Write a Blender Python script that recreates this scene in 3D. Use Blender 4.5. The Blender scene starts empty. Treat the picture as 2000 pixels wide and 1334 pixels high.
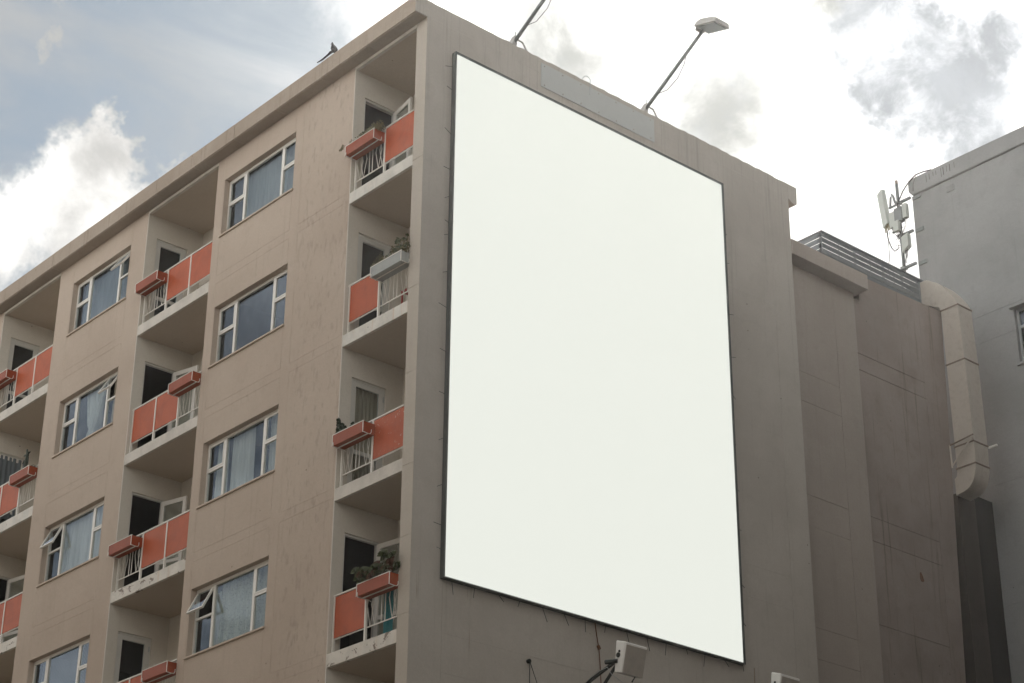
import bpy, bmesh, math, random
from mathutils import Vector, Matrix, Euler
random.seed(7)
C = bpy.context.scene
COL = C.collection
R = math.radians

# ------------------------------------------------------------------ camera
CAMLOC = Vector((22.4417, -17.4725, -0.9874))
cd = Vector((-0.6780, 0.5889, 0.4399)); cr = Vector((0.6583, 0.7527, 0.0069)); cu = Vector((0.3271, -0.2943, 0.8980))
cam = bpy.data.cameras.new("camera"); camo = bpy.data.objects.new("camera", cam); COL.objects.link(camo)
m = Matrix((cr, cu, -cd)).transposed().to_4x4(); m.translation = CAMLOC; camo.matrix_world = m
cam.sensor_width = 36; cam.lens = 3835.8 / 2000 * 36; cam.clip_start = .1; cam.clip_end = 5000
C.camera = camo
def pdir(u, v):
    return (cd + cr * ((u - 1000) / 3835.8) - cu * ((v - 667) / 3835.8)).normalized()

# ------------------------------------------------------------------ light
SUN_EL, SUN_DIR = 43.0, Vector((-0.50, 0.62, 0)).normalized()
sd = Vector((SUN_DIR.x * math.cos(R(SUN_EL)), SUN_DIR.y * math.cos(R(SUN_EL)), math.sin(R(SUN_EL))))
sl = bpy.data.lights.new("sun", 'SUN'); sl.energy = 4.2; sl.angle = R(0.6); sl.color = (1, .95, .88)
so = bpy.data.objects.new("sun", sl); COL.objects.link(so); so.rotation_euler = (-sd).to_track_quat('-Z', 'Y').to_euler(); so.location = (0, 0, 60)

C.view_settings.view_transform = 'Standard'; C.view_settings.look = 'None'; C.view_settings.gamma = 1
C.view_settings.exposure = 0.64
EXP = 2 ** C.view_settings.exposure
C.cycles.max_bounces = 8; C.cycles.transparent_max_bounces = 12
C.cycles.caustics_reflective = False; C.cycles.caustics_refractive = False

# ------------------------------------------------------------------ node helper
class NT:
    def __init__(s, tree): s.t = tree; s.t.nodes.clear()
    def n(s, typ, **kw):
        nd = s.t.nodes.new(typ)
        for k, v in kw.items():
            if hasattr(nd, k): setattr(nd, k, v)
        return nd
    def put(s, sock, v):
        if isinstance(v, bpy.types.NodeSocket): s.t.links.new(v, sock)
        elif v is not None:
            if isinstance(v, (tuple, list)) and sock.type == 'RGBA' and len(v) == 3: v = (*v, 1)
            sock.default_value = v
    def math(s, op, a, b=None, c=None, clamp=False):
        nd = s.n('ShaderNodeMath', operation=op); nd.use_clamp = clamp
        s.put(nd.inputs[0], a); s.put(nd.inputs[1], b)
        if c is not None: s.put(nd.inputs[2], c)
        return nd.outputs[0]
    def vmath(s, op, a, b=None, out=0):
        nd = s.n('ShaderNodeVectorMath', operation=op); s.put(nd.inputs[0], a); s.put(nd.inputs[1], b)
        return nd.outputs[out]
    def ramp(s, v, a, b, lo=0., hi=1., smooth=True):
        nd = s.n('ShaderNodeMapRange'); nd.interpolation_type = 'SMOOTHSTEP' if smooth else 'LINEAR'
        for i, x in enumerate((v, a, b, lo, hi)): s.put(nd.inputs[i], x)
        return nd.outputs[0]
    def mix(s, f, a, b, mode='MIX'):
        nd = s.n('ShaderNodeMix', data_type='RGBA', blend_type=mode)
        s.put(nd.inputs[0], f); s.put(nd.inputs[6], a); s.put(nd.inputs[7], b)
        return nd.outputs[2]
    def noise(s, vec, scale, detail=4, rough=.5, dist=0.):
        nd = s.n('ShaderNodeTexNoise'); s.put(nd.inputs['Vector'], vec)
        nd.inputs['Scale'].default_value = scale; nd.inputs['Detail'].default_value = detail
        nd.inputs['Roughness'].default_value = rough; nd.inputs['Distortion'].default_value = dist
        return nd.outputs[0]
    def scale(s, vec, sc, off=(0, 0, 0)):
        nd = s.n('ShaderNodeMapping'); s.put(nd.inputs[0], vec); nd.inputs[3].default_value = sc; nd.inputs[1].default_value = off
        return nd.outputs[0]

# ------------------------------------------------------------------ sky
w = bpy.data.worlds.new("World"); C.world = w; w.use_nodes = True
T = NT(w.node_tree)
sky = T.n('ShaderNodeTexSky', sky_type='NISHITA'); sky.sun_disc = False
sky.sun_elevation = R(SUN_EL); sky.sun_rotation = math.atan2(sd.x, sd.y); sky.air_density = 1.0; sky.dust_density = 0.6; sky.ozone_density = 1.2
bg1 = T.n('ShaderNodeBackground'); T.put(bg1.inputs[1], 0.051)
hs = T.n('ShaderNodeHueSaturation'); hs.inputs['Saturation'].default_value = .62; T.put(hs.inputs['Color'], sky.outputs[0])
T.put(bg1.inputs[0], T.mix(1., hs.outputs[0], (.97, 1.04, 1.0), 'MULTIPLY'))
dirv = T.vmath('NORMALIZE', T.n('ShaderNodeTexCoord').outputs['Generated'])
warp = T.n('ShaderNodeTexNoise'); T.put(warp.inputs['Vector'], dirv); warp.inputs['Scale'].default_value = 9; warp.inputs['Detail'].default_value = 6; warp.inputs['Roughness'].default_value = .72
wv = T.vmath('SCALE', T.vmath('SUBTRACT', warp.outputs[1], (.5, .5, .5))); wv.node.inputs[3].default_value = .075
wdir = T.vmath('ADD', dirv, wv)
def blob(u, v, rad, soft=.5):          # a bank of cloud round one direction of the sky; rad in hundredths of a radian
    d = T.vmath('DISTANCE', wdir, tuple(pdir(u, v)), out=1)
    return T.ramp(d, rad * .01 * (1 - soft), rad * .01 * (1 + soft), 1., 0.)
def union(l):
    a = l[0]
    for b in l[1:]: a = T.math('MAXIMUM', a, b)
    return a
nz = T.noise(dirv, 22, 12, .62, .3); nzf = T.noise(dirv, 55, 8, .6, .2)
nz_low = T.noise(dirv, 3.2, 6, .55, .2)
general = T.ramp(nz_low, .36, .56)
bright = union([blob(1480, 60, 15, .5), blob(1300, 300, 9, .5), blob(1700, 420, 10, .5), blob(2050, 120, 8, .5), blob(1100, -100, 11, .6), blob(1900, -170, 10, .4)])
hole = T.math('MULTIPLY', union([blob(1850, 165, 3.0, .75), blob(1780, 120, 2.4, .7), blob(1690, 105, 1.7, .7), blob(1895, 255, 1.9, .7), blob(1745, 175, 1.8, .7), blob(1720, 30, 1.4, .8), blob(1940, 90, 1.9, .8)]), 1.25)
hole = T.ramp(T.math('ADD', hole, T.math('ADD', T.math('MULTIPLY', T.math('SUBTRACT', nz, .5), 1.5), T.math('MULTIPLY', T.math('SUBTRACT', nzf, .5), 1.4))), .08, 1.12)
hole = T.math('MULTIPLY', hole, T.ramp(T.noise(dirv, 34, 8, .65, .4), .3, .6, .62, 1.))
leftc = union([blob(185, 235, 1.3, .6), blob(150, 330, 2.6, .5), blob(90, 430, 3.0, .5), blob(230, 430, 2.9, .5), blob(200, 330, 2.2, .5), blob(20, 480, 3.0, .6), blob(230, 280, 1.2, .6), blob(300, 380, 1.2, .7), blob(340, 340, 1.4, .7)])
leftc = T.ramp(T.math('ADD', leftc, T.math('ADD', T.math('MULTIPLY', T.math('SUBTRACT', nz, .5), 1.5), T.math('MULTIPLY', T.math('SUBTRACT', nzf, .5), .5))), .22, .95)
wisp = T.ramp(T.math('ADD', union([blob(90, 70, 1.0, .9), blob(110, 20, .9, .9), blob(60, 95, .9, .9)]), T.math('MULTIPLY', T.math('SUBTRACT', nzf, .5), 2.0)), .55, 1.3)
veil_n = T.noise(T.scale(dirv, (1, 1, 3.2)), 5.5, 8, .55, .6)
veil = T.math('MULTIPLY', T.ramp(veil_n, .38, .66), .62)
# the sky behind the viewer keeps a broken grey-white deck
ahead = T.ramp(T.vmath('DOT_PRODUCT', dirv, tuple(pdir(900, 300)), out=1), .86, .93)
cover_behind = T.math('MULTIPLY', general, T.math('SUBTRACT', 1., ahead))
bb = T.ramp(T.math('ADD', bright, T.math('MULTIPLY', T.math('SUBTRACT', nz, .5), .35)), .15, .75)
mask = T.math('MAXIMUM', T.math('MAXIMUM', bb, leftc), T.math('MAXIMUM', wisp, T.math('MAXIMUM', veil, cover_behind)))
sundot = T.vmath('DOT_PRODUCT', dirv, tuple(sd), out=1)
nearsun = T.ramp(sundot, .935, .99, 0., 1.)
grey = union([blob(1120, 85, 3.4, .8), blob(1400, 230, 3.6, .8), blob(1640, 10, 1.5, .7)])
grey = T.math('MULTIPLY', grey, T.ramp(nz, .3, .62, .45, 1.))
thick = T.ramp(T.noise(dirv, 12, 10, .6, .5), .35, .68)
front = T.math('ADD', T.math('ADD', .36, T.math('MULTIPLY', nearsun, .95)), T.math('MULTIPLY', leftc, T.math('ADD', .06, T.math('MULTIPLY', thick, .42))))
zc_ = T.n('ShaderNodeSeparateXYZ'); T.put(zc_.inputs[0], dirv)
behind = T.math('MULTIPLY', T.math('ADD', .95, T.math('MULTIPLY', thick, .5)), T.math('MULTIPLY', T.ramp(zc_.outputs[2], .08, .75, 1.3, .42), T.ramp(T.math('ADD', T.math('MULTIPLY', zc_.outputs[0], .8), T.math('MULTIPLY', zc_.outputs[1], .45)), -.7, .8, 1.25, .76, False)))
cval = T.math('ADD', T.math('MULTIPLY', front, ahead), T.math('MULTIPLY', behind, T.math('SUBTRACT', 1., ahead)))
cval = T.math('MULTIPLY', cval, T.math('SUBTRACT', 1., T.math('MULTIPLY', grey, .68)))
hv = T.math('ADD', .33, T.math('MULTIPLY', T.ramp(nz, .3, .7), .09))
cval = T.math('ADD', T.math('MULTIPLY', cval, T.math('SUBTRACT', 1., hole)), T.math('MULTIPLY', hv, hole))
ccol = T.mix(hole, T.mix(grey, (1., .985, .95), (.99, 1., .955)), (.955, 1., 1.05))
bg2 = T.n('ShaderNodeBackground'); T.put(bg2.inputs[0], ccol); T.put(bg2.inputs[1], cval)
mx = T.n('ShaderNodeMixShader'); T.put(mx.inputs[0], mask); T.put(mx.inputs[1], bg1.outputs[0]); T.put(mx.inputs[2], bg2.outputs[0])
T.put(T.n('ShaderNodeOutputWorld').inputs[0], mx.outputs[0])

# ------------------------------------------------------------------ materials
MAT = {}
def newmat(name):
    mt = bpy.data.materials.new(name); mt.use_nodes = True; MAT[name] = mt
    t = NT(mt.node_tree); b = t.n('ShaderNodeBsdfPrincipled'); o = t.n('ShaderNodeOutputMaterial'); t.put(o.inputs[0], b.outputs[0])
    return mt, t, b
def bump(t, b, h, strength, dist=.01):
    nd = t.n('ShaderNodeBump'); nd.inputs['Strength'].default_value = strength; nd.inputs['Distance'].default_value = dist
    t.put(nd.inputs['Height'], h); t.put(b.inputs['Normal'], nd.outputs[0])
def pos(t): return t.n('ShaderNodeNewGeometry').outputs['Position']
def plaster(name, col, dark, blot=0., streak=.25, rough=.9, blot_box=None, joints=None, hi=None):
    mt, t, b = newmat(name); P = pos(t)
    big = t.noise(P, .45, 5, .6); med = t.noise(P, 3.1, 6, .6, .4); fine = t.noise(P, 24, 8, .75)
    c = t.mix(t.ramp(big, .35, .68, 0, .55), col, dark)
    c = t.mix(t.ramp(med, .5, .75, 0, .35), c, dark)
    c = t.mix(t.ramp(fine, .35, .68, 0, .26), c, tuple(x * .72 for x in col))
    if hi: c = t.mix(t.ramp(t.noise(P, 1.4, 6, .6, .6), .55, .8, 0, .5), c, hi)
    st = t.noise(t.scale(P, (9, 9, .32)), 1., 6, .65)
    c = t.mix(t.ramp(st, .55, .78, 0, streak), c, tuple(x * .62 for x in dark))
    if blot > 0:
        n1 = t.noise(t.scale(P, (1, 1, .42), (3, 1, 2)), 13.5, 2.5, .45, .1)
        n2 = t.noise(P, 3.2, 2, .5, .2)
        mk = t.math('MULTIPLY', t.ramp(n1, .50, .72), t.ramp(n2, .36, .60, .15, 1))
        reg = t.ramp(t.noise(P, .6, 3, .5), .40, .60, .12, 1.)
        if blot_box:
            sep = t.n('ShaderNodeSeparateXYZ'); t.put(sep.inputs[0], P)
            rx = t.math('MULTIPLY', t.ramp(sep.outputs[0], blot_box[0] - .15, blot_box[0] + .25), t.ramp(sep.outputs[0], blot_box[1] - .1, blot_box[1] + .1, 1., 0.))
            reg = t.math('MAXIMUM', t.math('MULTIPLY', reg, .28), rx)
        c = t.mix(t.math('MULTIPLY', t.math('MULTIPLY', mk, reg), blot), c, tuple(x * .62 for x in dark))
    if name == 'gable':
        sp = t.n('ShaderNodeSeparateXYZ'); t.put(sp.inputs[0], P)
        zz = t.math('MULTIPLY', t.ramp(sp.outputs[2], 7.4, 9.02), t.ramp(sp.outputs[2], 9.05, 9.08, 1., 0.))
        rn = t.noise(t.scale(P, (0, 2.6, .12), (0, 3.3, 0)), 1., 5, .75)
        c = t.mix(t.math('MULTIPLY', zz, t.ramp(rn, .60, .68, 0, .75)), c, (.17, .11, .055))
        dr = t.noise(t.scale(P, (0, 7, .18), (0, 1.3, 0)), 1., 6, .75)
        c = t.mix(t.math('MULTIPLY', t.ramp(sp.outputs[2], 17.2, 19.5), t.ramp(dr, .52, .72, 0, .5)), c, (.22, .20, .175))
    # small knocks and holes
    vo = t.n('ShaderNodeTexVoronoi'); t.put(vo.inputs['Vector'], P); vo.inputs['Scale'].default_value = 1.9
    c = t.mix(t.ramp(vo.outputs['Distance'], .022, .034, .75, 0.), c, tuple(x * .3 for x in dark))
    t.put(b.inputs['Base Color'], c); b.inputs['Roughness'].default_value = rough; b.inputs['Specular IOR Level'].default_value = .25
    hgt = t.math('ADD', t.math('MULTIPLY', t.noise(P, 55, 6, .7), .5), t.math('MULTIPLY', t.noise(P, 5, 4, .6), 1.4))
    bump(t, b, hgt, .55, .012)
    return mt
def simple(name, col, rough=.5, metal=0., var=.25, dark=None, bscale=60, bs=.2, spec=.5):
    mt, t, b = newmat(name); P = pos(t); dark = dark or tuple(x * .6 for x in col)
    c = t.mix(t.ramp(t.noise(P, 7, 7, .65, .3), .45, .75, 0, var), col, dark)
    c = t.mix(t.ramp(t.noise(t.scale(P, (1, 1, .35)), 33, 5, .65), .5, .8, 0, var), c, dark)
    t.put(b.inputs['Base Color'], c); b.inputs['Roughness'].default_value = rough; b.inputs['Metallic'].default_value = metal
    b.inputs['Specular IOR Level'].default_value = spec
    bump(t, b, t.noise(P, bscale, 4, .6), bs, .004)
    return mt
def flaking(name, col, under, amount, rough=.55, rust=0., stretch=(1, 1, 1), scale=9):
    mt, t, b = newmat(name); P = pos(t)
    c = t.mix(t.ramp(t.noise(P, 2.6, 7, .65, .5), .38, .7, 0, .5), col, tuple(x * .62 for x in col))
    c = t.mix(t.ramp(t.noise(t.scale(P, (6, 6, .6)), 2, 5, .7), .5, .8, 0, .35), c, tuple(x * .5 for x in col))
    if rust:
        rs = t.noise(t.scale(P, (5, 5, .4), (.3, 0, 0)), 1.2, 4, .6)
        c = t.mix(t.ramp(rs, .52, .72, 0, rust), c, (.50, .27, .10))
    fl = t.noise(t.scale(P, stretch, (1.7, .3, 2.1)), scale, 7, .68, .6)
    c = t.mix(t.ramp(fl, amount, amount + .02), c, under)
    t.put(b.inputs['Base Color'], c); b.inputs['Roughness'].default_value = rough; b.inputs['Specular IOR Level'].default_value = .3
    bump(t, b, t.math('ADD', t.noise(P, 50, 4, .6), t.math('MULTIPLY', t.ramp(fl, amount, amount + .02), -1.5)), .3, .004)
    return mt
FW, FD = (.51, .425, .350), (.415, .333, .268)
plaster('facade', FW, FD, blot=.34, streak=.26, blot_box=(-3.62, -2.0), hi=(.50, .40, .325))
plaster('gable', (.50, .468, .42), (.39, .355, .31), streak=.34)
plaster('wing', (.40, .352, .31), (.325, .28, .245), streak=.22)
plaster('stained', (.335, .283, .252), (.20, .162, .145), streak=.9)
plaster('coping', (.40, .335, .275), (.29, .232, .182), streak=.7)
plaster('loggia', (.64, .60, .53), (.55, .50, .42), streak=.08)
plaster('ceiling', (.54, .455, .365), (.47, .39, .30), streak=.0)
plaster('soffit', (.40, .345, .285), (.27, .225, .18), streak=.1)
plaster('fin_paint', (.50, .455, .395), (.43, .38, .32), streak=.15)
plaster('neighbour', (.275, .28, .282), (.20, .203, .203), streak=.22)
plaster('shade_brown', (.075, .064, .056), (.035, .031, .028), streak=.5)  # brown-black base colour with the shade of the narrow gap put in
plaster('shade_black', (.014, .0135, .013), (.014, .013, .013), streak=.5)  # near-black base colour standing in for deep shade
plaster('street', (.27, .235, .20), (.22, .19, .16))  # wall colour of the added unseen buildings
flaking('slab_clean', (.60, .555, .49), (.30, .25, .2), .76)
flaking('slab_peeling', (.66, .62, .55), (.20, .155, .12), .585, stretch=(1, 1, 1.3), scale=4.2, rust=.25)
flaking('slab_chipped', (.66, .63, .57), (.24, .20, .16), .66, rust=.12)
flaking('slab_rusty', (.67, .64, .58), (.16, .13, .10), .665, rust=.8)
OR = (.43, .084, .024)
flaking('orange_panel', OR, (.6, .45, .36), .80)
flaking('orange_chipped', OR, (.62, .54, .45), .635, scale=14)
flaking('planter_paint', (.30, .058, .019), (.55, .40, .32), .68, scale=14)
flaking('planter_grey', (.33, .345, .33), (.2, .2, .19), .74)
simple('white_paint', (.74, .71, .65), .45, 0, .18, (.5, .44, .36))
simple('upvc', (.74, .72, .67), .4, 0, .12, (.55, .5, .42))
simple('door_paint', (.55, .54, .50), .5, 0, .15)
simple('sill', (.50, .42, .34), .8, 0, .3)
simple('black_metal', (.022, .026, .024), .5, .3, .3)
simple('frame_metal', (.095, .105, .10), .55, .2, .4, (.05, .055, .05))
simple('grey_metal', (.20, .215, .225), .45, .4, .25)
simple('louvre', (.15, .165, .175), .5, .3, .25)
simple('galv', (.42, .44, .44), .45, .5, .25)
simple('duct_paint', (.50, .455, .395), .5, .05, .45, (.35, .30, .25), bscale=12, bs=.12)
simple('duct_strap', (.22, .17, .135), .6, .1, .4)
simple('antenna', (.42, .45, .42), .5, 0, .1)
simple('antenna_dark', (.17, .185, .185), .55, .1, .2)
simple('rust', (.16, .075, .04), .85, .2, .5)
simple('cable', (.06, .05, .05), .6)
simple('lamp_grey', (.46, .45, .43), .45, .1, .15)
simple('lamp_white', (.80, .79, .76), .4, 0, .12)
simple('lamp_back', (.42, .385, .34), .6, 0, .3)
simple('lens', (.30, .33, .33), .15, .2, .1)
simple('lamp_glass', (.62, .68, .70), .1, 0, .05)
simple('plate', (.47, .485, .465), .45, .1, .22, (.40, .42, .40))
simple('bird', (.022, .02, .024), .7)
simple('leaf_dark', (.035, .055, .028), .6, 0, .5)
simple('leaf_green', (.085, .105, .045), .6, 0, .5, (.06, .05, .03))
simple('leaf_dry', (.20, .17, .085), .7, 0, .5, (.09, .07, .04))
simple('flower', (.13, .065, .04), .7, 0, .6, (.09, .10, .04))
simple('cactus', (.025, .035, .022), .7, 0, .4)
simple('soil', (.05, .035, .025), .95)
simple('red_plastic', (.35, .045, .035), .4)
simple('teal_cloth', (.03, .17, .19), .85)
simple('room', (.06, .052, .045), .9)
simple('blind', (.50, .53, .56), .5)
simple('asphalt', (.09, .085, .08), .9)
simple('paving', (.20, .185, .165), .9)
simple('roofing', (.16, .15, .15), .9)
simple('box_plastic', (.60, .62, .60), .5)
mt, t, b = newmat('backdrop_cloth')
def cloth(name, col, trans=.35, pattern=0.):
    mt, t, b = newmat(name); P = pos(t)
    c = t.mix(t.ramp(t.noise(t.scale(P, (9, 9, .5)), 2, 4, .6), .35, .7, 0, .45), col, tuple(x * .66 for x in col))
    if pattern: c = t.mix(t.ramp(t.noise(P, 26, 3, .6, 1.5), .52, .6, 0, pattern), c, tuple(x * .5 for x in col))
    t.put(b.inputs['Base Color'], c); b.inputs['Roughness'].default_value = .95; b.inputs['Specular IOR Level'].default_value = .1
    tr = t.n('ShaderNodeBsdfTranslucent'); t.put(tr.inputs[0], c)
    mx = t.n('ShaderNodeMixShader'); t.put(mx.inputs[0], trans); t.put(mx.inputs[1], b.outputs[0]); t.put(mx.inputs[2], tr.outputs[0])
    t.put([n for n in t.t.nodes if n.type == 'OUTPUT_MATERIAL'][0].inputs[0], mx.outputs[0])
cloth('curtain_white', (.78, .785, .76)); cloth('curtain_lace', (.64, .65, .56), pattern=.7); cloth('curtain_grey', (.30, .33, .34)); cloth('curtain_beige', (.52, .44, .34)); cloth('curtain_slate', (.20, .23, .25))
bpy.data.materials.remove(MAT.pop('backdrop_cloth'))
def glass(name, tint=(.8, .88, .95), ior=1.55, wave=.07):
    mt, t, b = newmat(name); P = pos(t)
    tr = t.n('ShaderNodeBsdfTransparent'); t.put(tr.inputs[0], tint)
    gl = t.n('ShaderNodeBsdfGlossy'); gl.inputs['Roughness'].default_value = .015; t.put(gl.inputs[0], (.72, .84, 1.))
    bp = t.n('ShaderNodeBump'); bp.inputs['Strength'].default_value = wave; bp.inputs['Distance'].default_value = .05; t.put(bp.inputs['Height'], t.noise(P, 1.3, 2, .5)); t.put(gl.inputs['Normal'], bp.outputs[0])
    fr = t.n('ShaderNodeFresnel'); bf = t.n('ShaderNodeNewGeometry').outputs['Backfacing']; t.put(fr.inputs[0], t.ramp(bf, 0., 1., ior, 1 / ior, False))
    mx = t.n('ShaderNodeMixShader'); t.put(mx.inputs[0], t.math('MULTIPLY', fr.outputs[0], t.math('SUBTRACT', 1., bf))); t.put(mx.inputs[1], tr.outputs[0]); t.put(mx.inputs[2], gl.outputs[0])
    t.t.nodes.remove(b)
    t.put([n for n in t.t.nodes if n.type == 'OUTPUT_MATERIAL'][0].inputs[0], mx.outputs[0])
glass('glass', (.90, .93, .93))
# the blank billboard face; its even white is put in as emission
mt, t, b = newmat('board_glow')
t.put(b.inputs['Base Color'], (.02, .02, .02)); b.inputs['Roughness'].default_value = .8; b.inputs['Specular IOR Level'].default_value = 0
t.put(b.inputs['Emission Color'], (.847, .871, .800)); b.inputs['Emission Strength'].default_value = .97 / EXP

# ------------------------------------------------------------------ mesh builder
class MB:
    def __init__(s): s.v = []; s.f = []
    def face(s, pts):
        i = len(s.v); s.v += [tuple(p) for p in pts]; s.f.append(tuple(range(i, i + len(pts))))
    def hexa(s, p):                       # 8 points: bottom 4 ccw, top 4 ccw
        i = len(s.v); s.v += [tuple(q) for q in p]
        for f in ((3, 2, 1, 0), (4, 5, 6, 7), (0, 1, 5, 4), (1, 2, 6, 5), (2, 3, 7, 6), (3, 0, 4, 7)): s.f.append(tuple(i + k for k in f))
    def box(s, x0, x1, y0, y1, z0, z1):
        s.hexa([(x0, y0, z0), (x1, y0, z0), (x1, y1, z0), (x0, y1, z0), (x0, y0, z1), (x1, y0, z1), (x1, y1, z1), (x0, y1, z1)])
    def xbox(s, M, x0, x1, y0, y1, z0, z1):
        s.hexa([M @ Vector(q) for q in [(x0, y0, z0), (x1, y0, z0), (x1, y1, z0), (x0, y1, z0), (x0, y0, z1), (x1, y0, z1), (x1, y1, z1), (x0, y1, z1)]])
    def extrude(s, prof, axis, a, b):     # profile of 2-D points in the other two axes
        def P(q, c):
            l = list(q); l.insert(axis, c); return tuple(l)
        n = len(prof); i = len(s.v)
        s.v += [P(q, a) for q in prof] + [P(q, b) for q in prof]
        s.f.append(tuple(i + k for k in range(n))); s.f.append(tuple(i + n + k for k in reversed(range(n))))
        for k in range(n): s.f.append((i + k, i + (k + 1) % n, i + n + (k + 1) % n, i + n + k))
    def tube(s, pts, r, n=8, flat=1.):
        pts = [Vector(p) for p in pts]; rs = r if isinstance(r, (list, tuple)) else [r] * len(pts)
        i0 = len(s.v); up = Vector((0, 0, 1))
        for k, p in enumerate(pts):
            tg = (pts[min(k + 1, len(pts) - 1)] - pts[max(k - 1, 0)]).normalized()
            if abs(tg.z) > .95: up = Vector((1, 0, 0))
            else: up = Vector((0, 0, 1))
            a = tg.cross(up).normalized(); c = a.cross(tg)
            for j in range(n):
                an = 2 * math.pi * j / n; s.v.append(tuple(p + a * math.cos(an) * rs[k] + c * math.sin(an) * rs[k] * flat))
        for k in range(len(pts) - 1):
            for j in range(n): s.f.append((i0 + k * n + j, i0 + k * n + (j + 1) % n, i0 + (k + 1) * n + (j + 1) % n, i0 + (k + 1) * n + j))
        s.f.append(tuple(i0 + j for j in reversed(range(n)))); s.f.append(tuple(i0 + (len(pts) - 1) * n + j for j in range(n)))
    def wall(s, o, U, V, N, u0, u1, v0, v1, rects, D=.2):
        # flat wall sheet with openings (depth>=.1: reveals, no back) and scored grooves (small depth)
        o, U, V, N = map(Vector, (o, U, V, N))
        us = sorted({round(x, 4) for x in [u0, u1] + [q for r in rects for q in (r[0], r[1])] if u0 - 1e-6 <= x <= u1 + 1e-6})
        vs = sorted({round(x, 4) for x in [v0, v1] + [q for r in rects for q in (r[2], r[3])] if v0 - 1e-6 <= x <= v1 + 1e-6})
        def dep(a, c):
            d = 0
            for r in rects:
                if r[0] < a < r[1] and r[2] < c < r[3]: d = max(d, r[4])
            return d
        nu, nv = len(us) - 1, len(vs) - 1
        g = [[dep((us[i] + us[i + 1]) / 2, (vs[j] + vs[j + 1]) / 2) for j in range(nv)] for i in range(nu)]
        P = lambda a, c, d: o + U * a + V * c - N * d
        for i in range(nu):
            for j in range(nv):
                d = g[i][j]; a, b_, c, e = us[i], us[i + 1], vs[j], vs[j + 1]
                if d < .1: s.face([P(a, c, d), P(b_, c, d), P(b_, e, d), P(a, e, d)])
                if i + 1 < nu and g[i + 1][j] != d: s.face([P(b_, c, d), P(b_, c, g[i + 1][j]), P(b_, e, g[i + 1][j]), P(b_, e, d)])
                if j + 1 < nv and g[i][j + 1] != d: s.face([P(a, e, d), P(b_, e, d), P(b_, e, g[i][j + 1]), P(a, e, g[i][j + 1])])
WP = {}
CACHE = {}
def setp(o, label, cat, group, kind):
    if label: o['label'] = label
    if cat: o['category'] = cat
    if group: o['group'] = group
    if kind: o['kind'] = kind
def thing(name, label, cat, loc, group=None, parent=None, rz=0):
    o = bpy.data.objects.new(name, None); COL.objects.link(o); o.empty_display_size = .2
    setp(o, label, cat, group, None); loc = Vector(loc); o.location = loc - (WP[parent] if parent else Vector()); o.rotation_euler.z = rz
    if parent: o.parent = parent
    WP[o] = loc; return o
def mesh(name, mb, mat, parent=None, at=None, label=None, cat=None, group=None, kind=None, key=None, smooth=False, bevel=0., recalc=True):
    """mb in world coordinates, or local to `at` when `at` is given with local=True (key'd meshes are always local)."""
    pw = WP[parent] if parent else Vector()
    if key and key in CACHE: me = CACHE[key]
    else:
        off = Vector() if key or at is None or getattr(mb, 'local', False) else Vector()
        base = Vector(at) if at is not None else pw
        me = bpy.data.meshes.new(name)
        vv = mb.v if (key or getattr(mb, 'local', False)) else [tuple(Vector(q) - base) for q in mb.v]
        me.from_pydata(vv, [], mb.f)
        if recalc:
            bm = bmesh.new(); bm.from_mesh(me)
            bmesh.ops.remove_doubles(bm, verts=bm.verts, dist=1e-5)
            bmesh.ops.recalc_face_normals(bm, faces=bm.faces); bm.to_mesh(me); bm.free()
        if smooth:
            for p in me.polygons: p.use_smooth = True
        me.materials.append(MAT[mat])
        if key: CACHE[key] = me
    o = bpy.data.objects.new(name, me); COL.objects.link(o)
    base = Vector(at) if at is not None else pw
    o.location = base - pw
    if parent: o.parent = parent
    WP[o] = base; setp(o, label, cat, group, kind)
    if bevel:
        b = o.modifiers.new('bevel', 'BEVEL'); b.width = bevel; b.segments = 2; b.limit_method = 'ANGLE'; b.angle_limit = R(40)
    return o
def L(): mb = MB(); mb.local = True; return mb

# ------------------------------------------------------------------ dimensions (metres, solved from the photograph)
GZ = -2.6
AL, AR, BL, BR, CR = -2.069, -.287, -9.125, -6.549, -12.742
CL = CR - 2.576; FL = -24.0
W1, W2, W3 = (-6.268, -3.883), (-12.102, -9.759), (-18.70, -16.35)
S1, ST, H = 16.58, .222, 2.8
NK = 6
st = lambda k: S1 - H * k
ZC, YD, WT, WB = 19.177, 1.318, 2.133, .896
ZT, ZB, OD, YE = 19.60, 19.254, .262, 9.43
g = .008

# ------------------------------------------------------------------ ground
mb = MB(); mb.face([(-300, -300, GZ), (300, -300, GZ), (300, 300, GZ), (-300, 300, GZ)])
mesh('ground', mb, 'asphalt', kind='structure')
mb = MB(); mb.box(-60, 2.2, -2.4, -.02, GZ + .004, GZ + .13); mb.box(.02, 2.2, -.02, 11.3, GZ + .004, GZ + .13)
mesh('pavement', mb, 'paving', kind='structure', bevel=.02)

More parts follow.
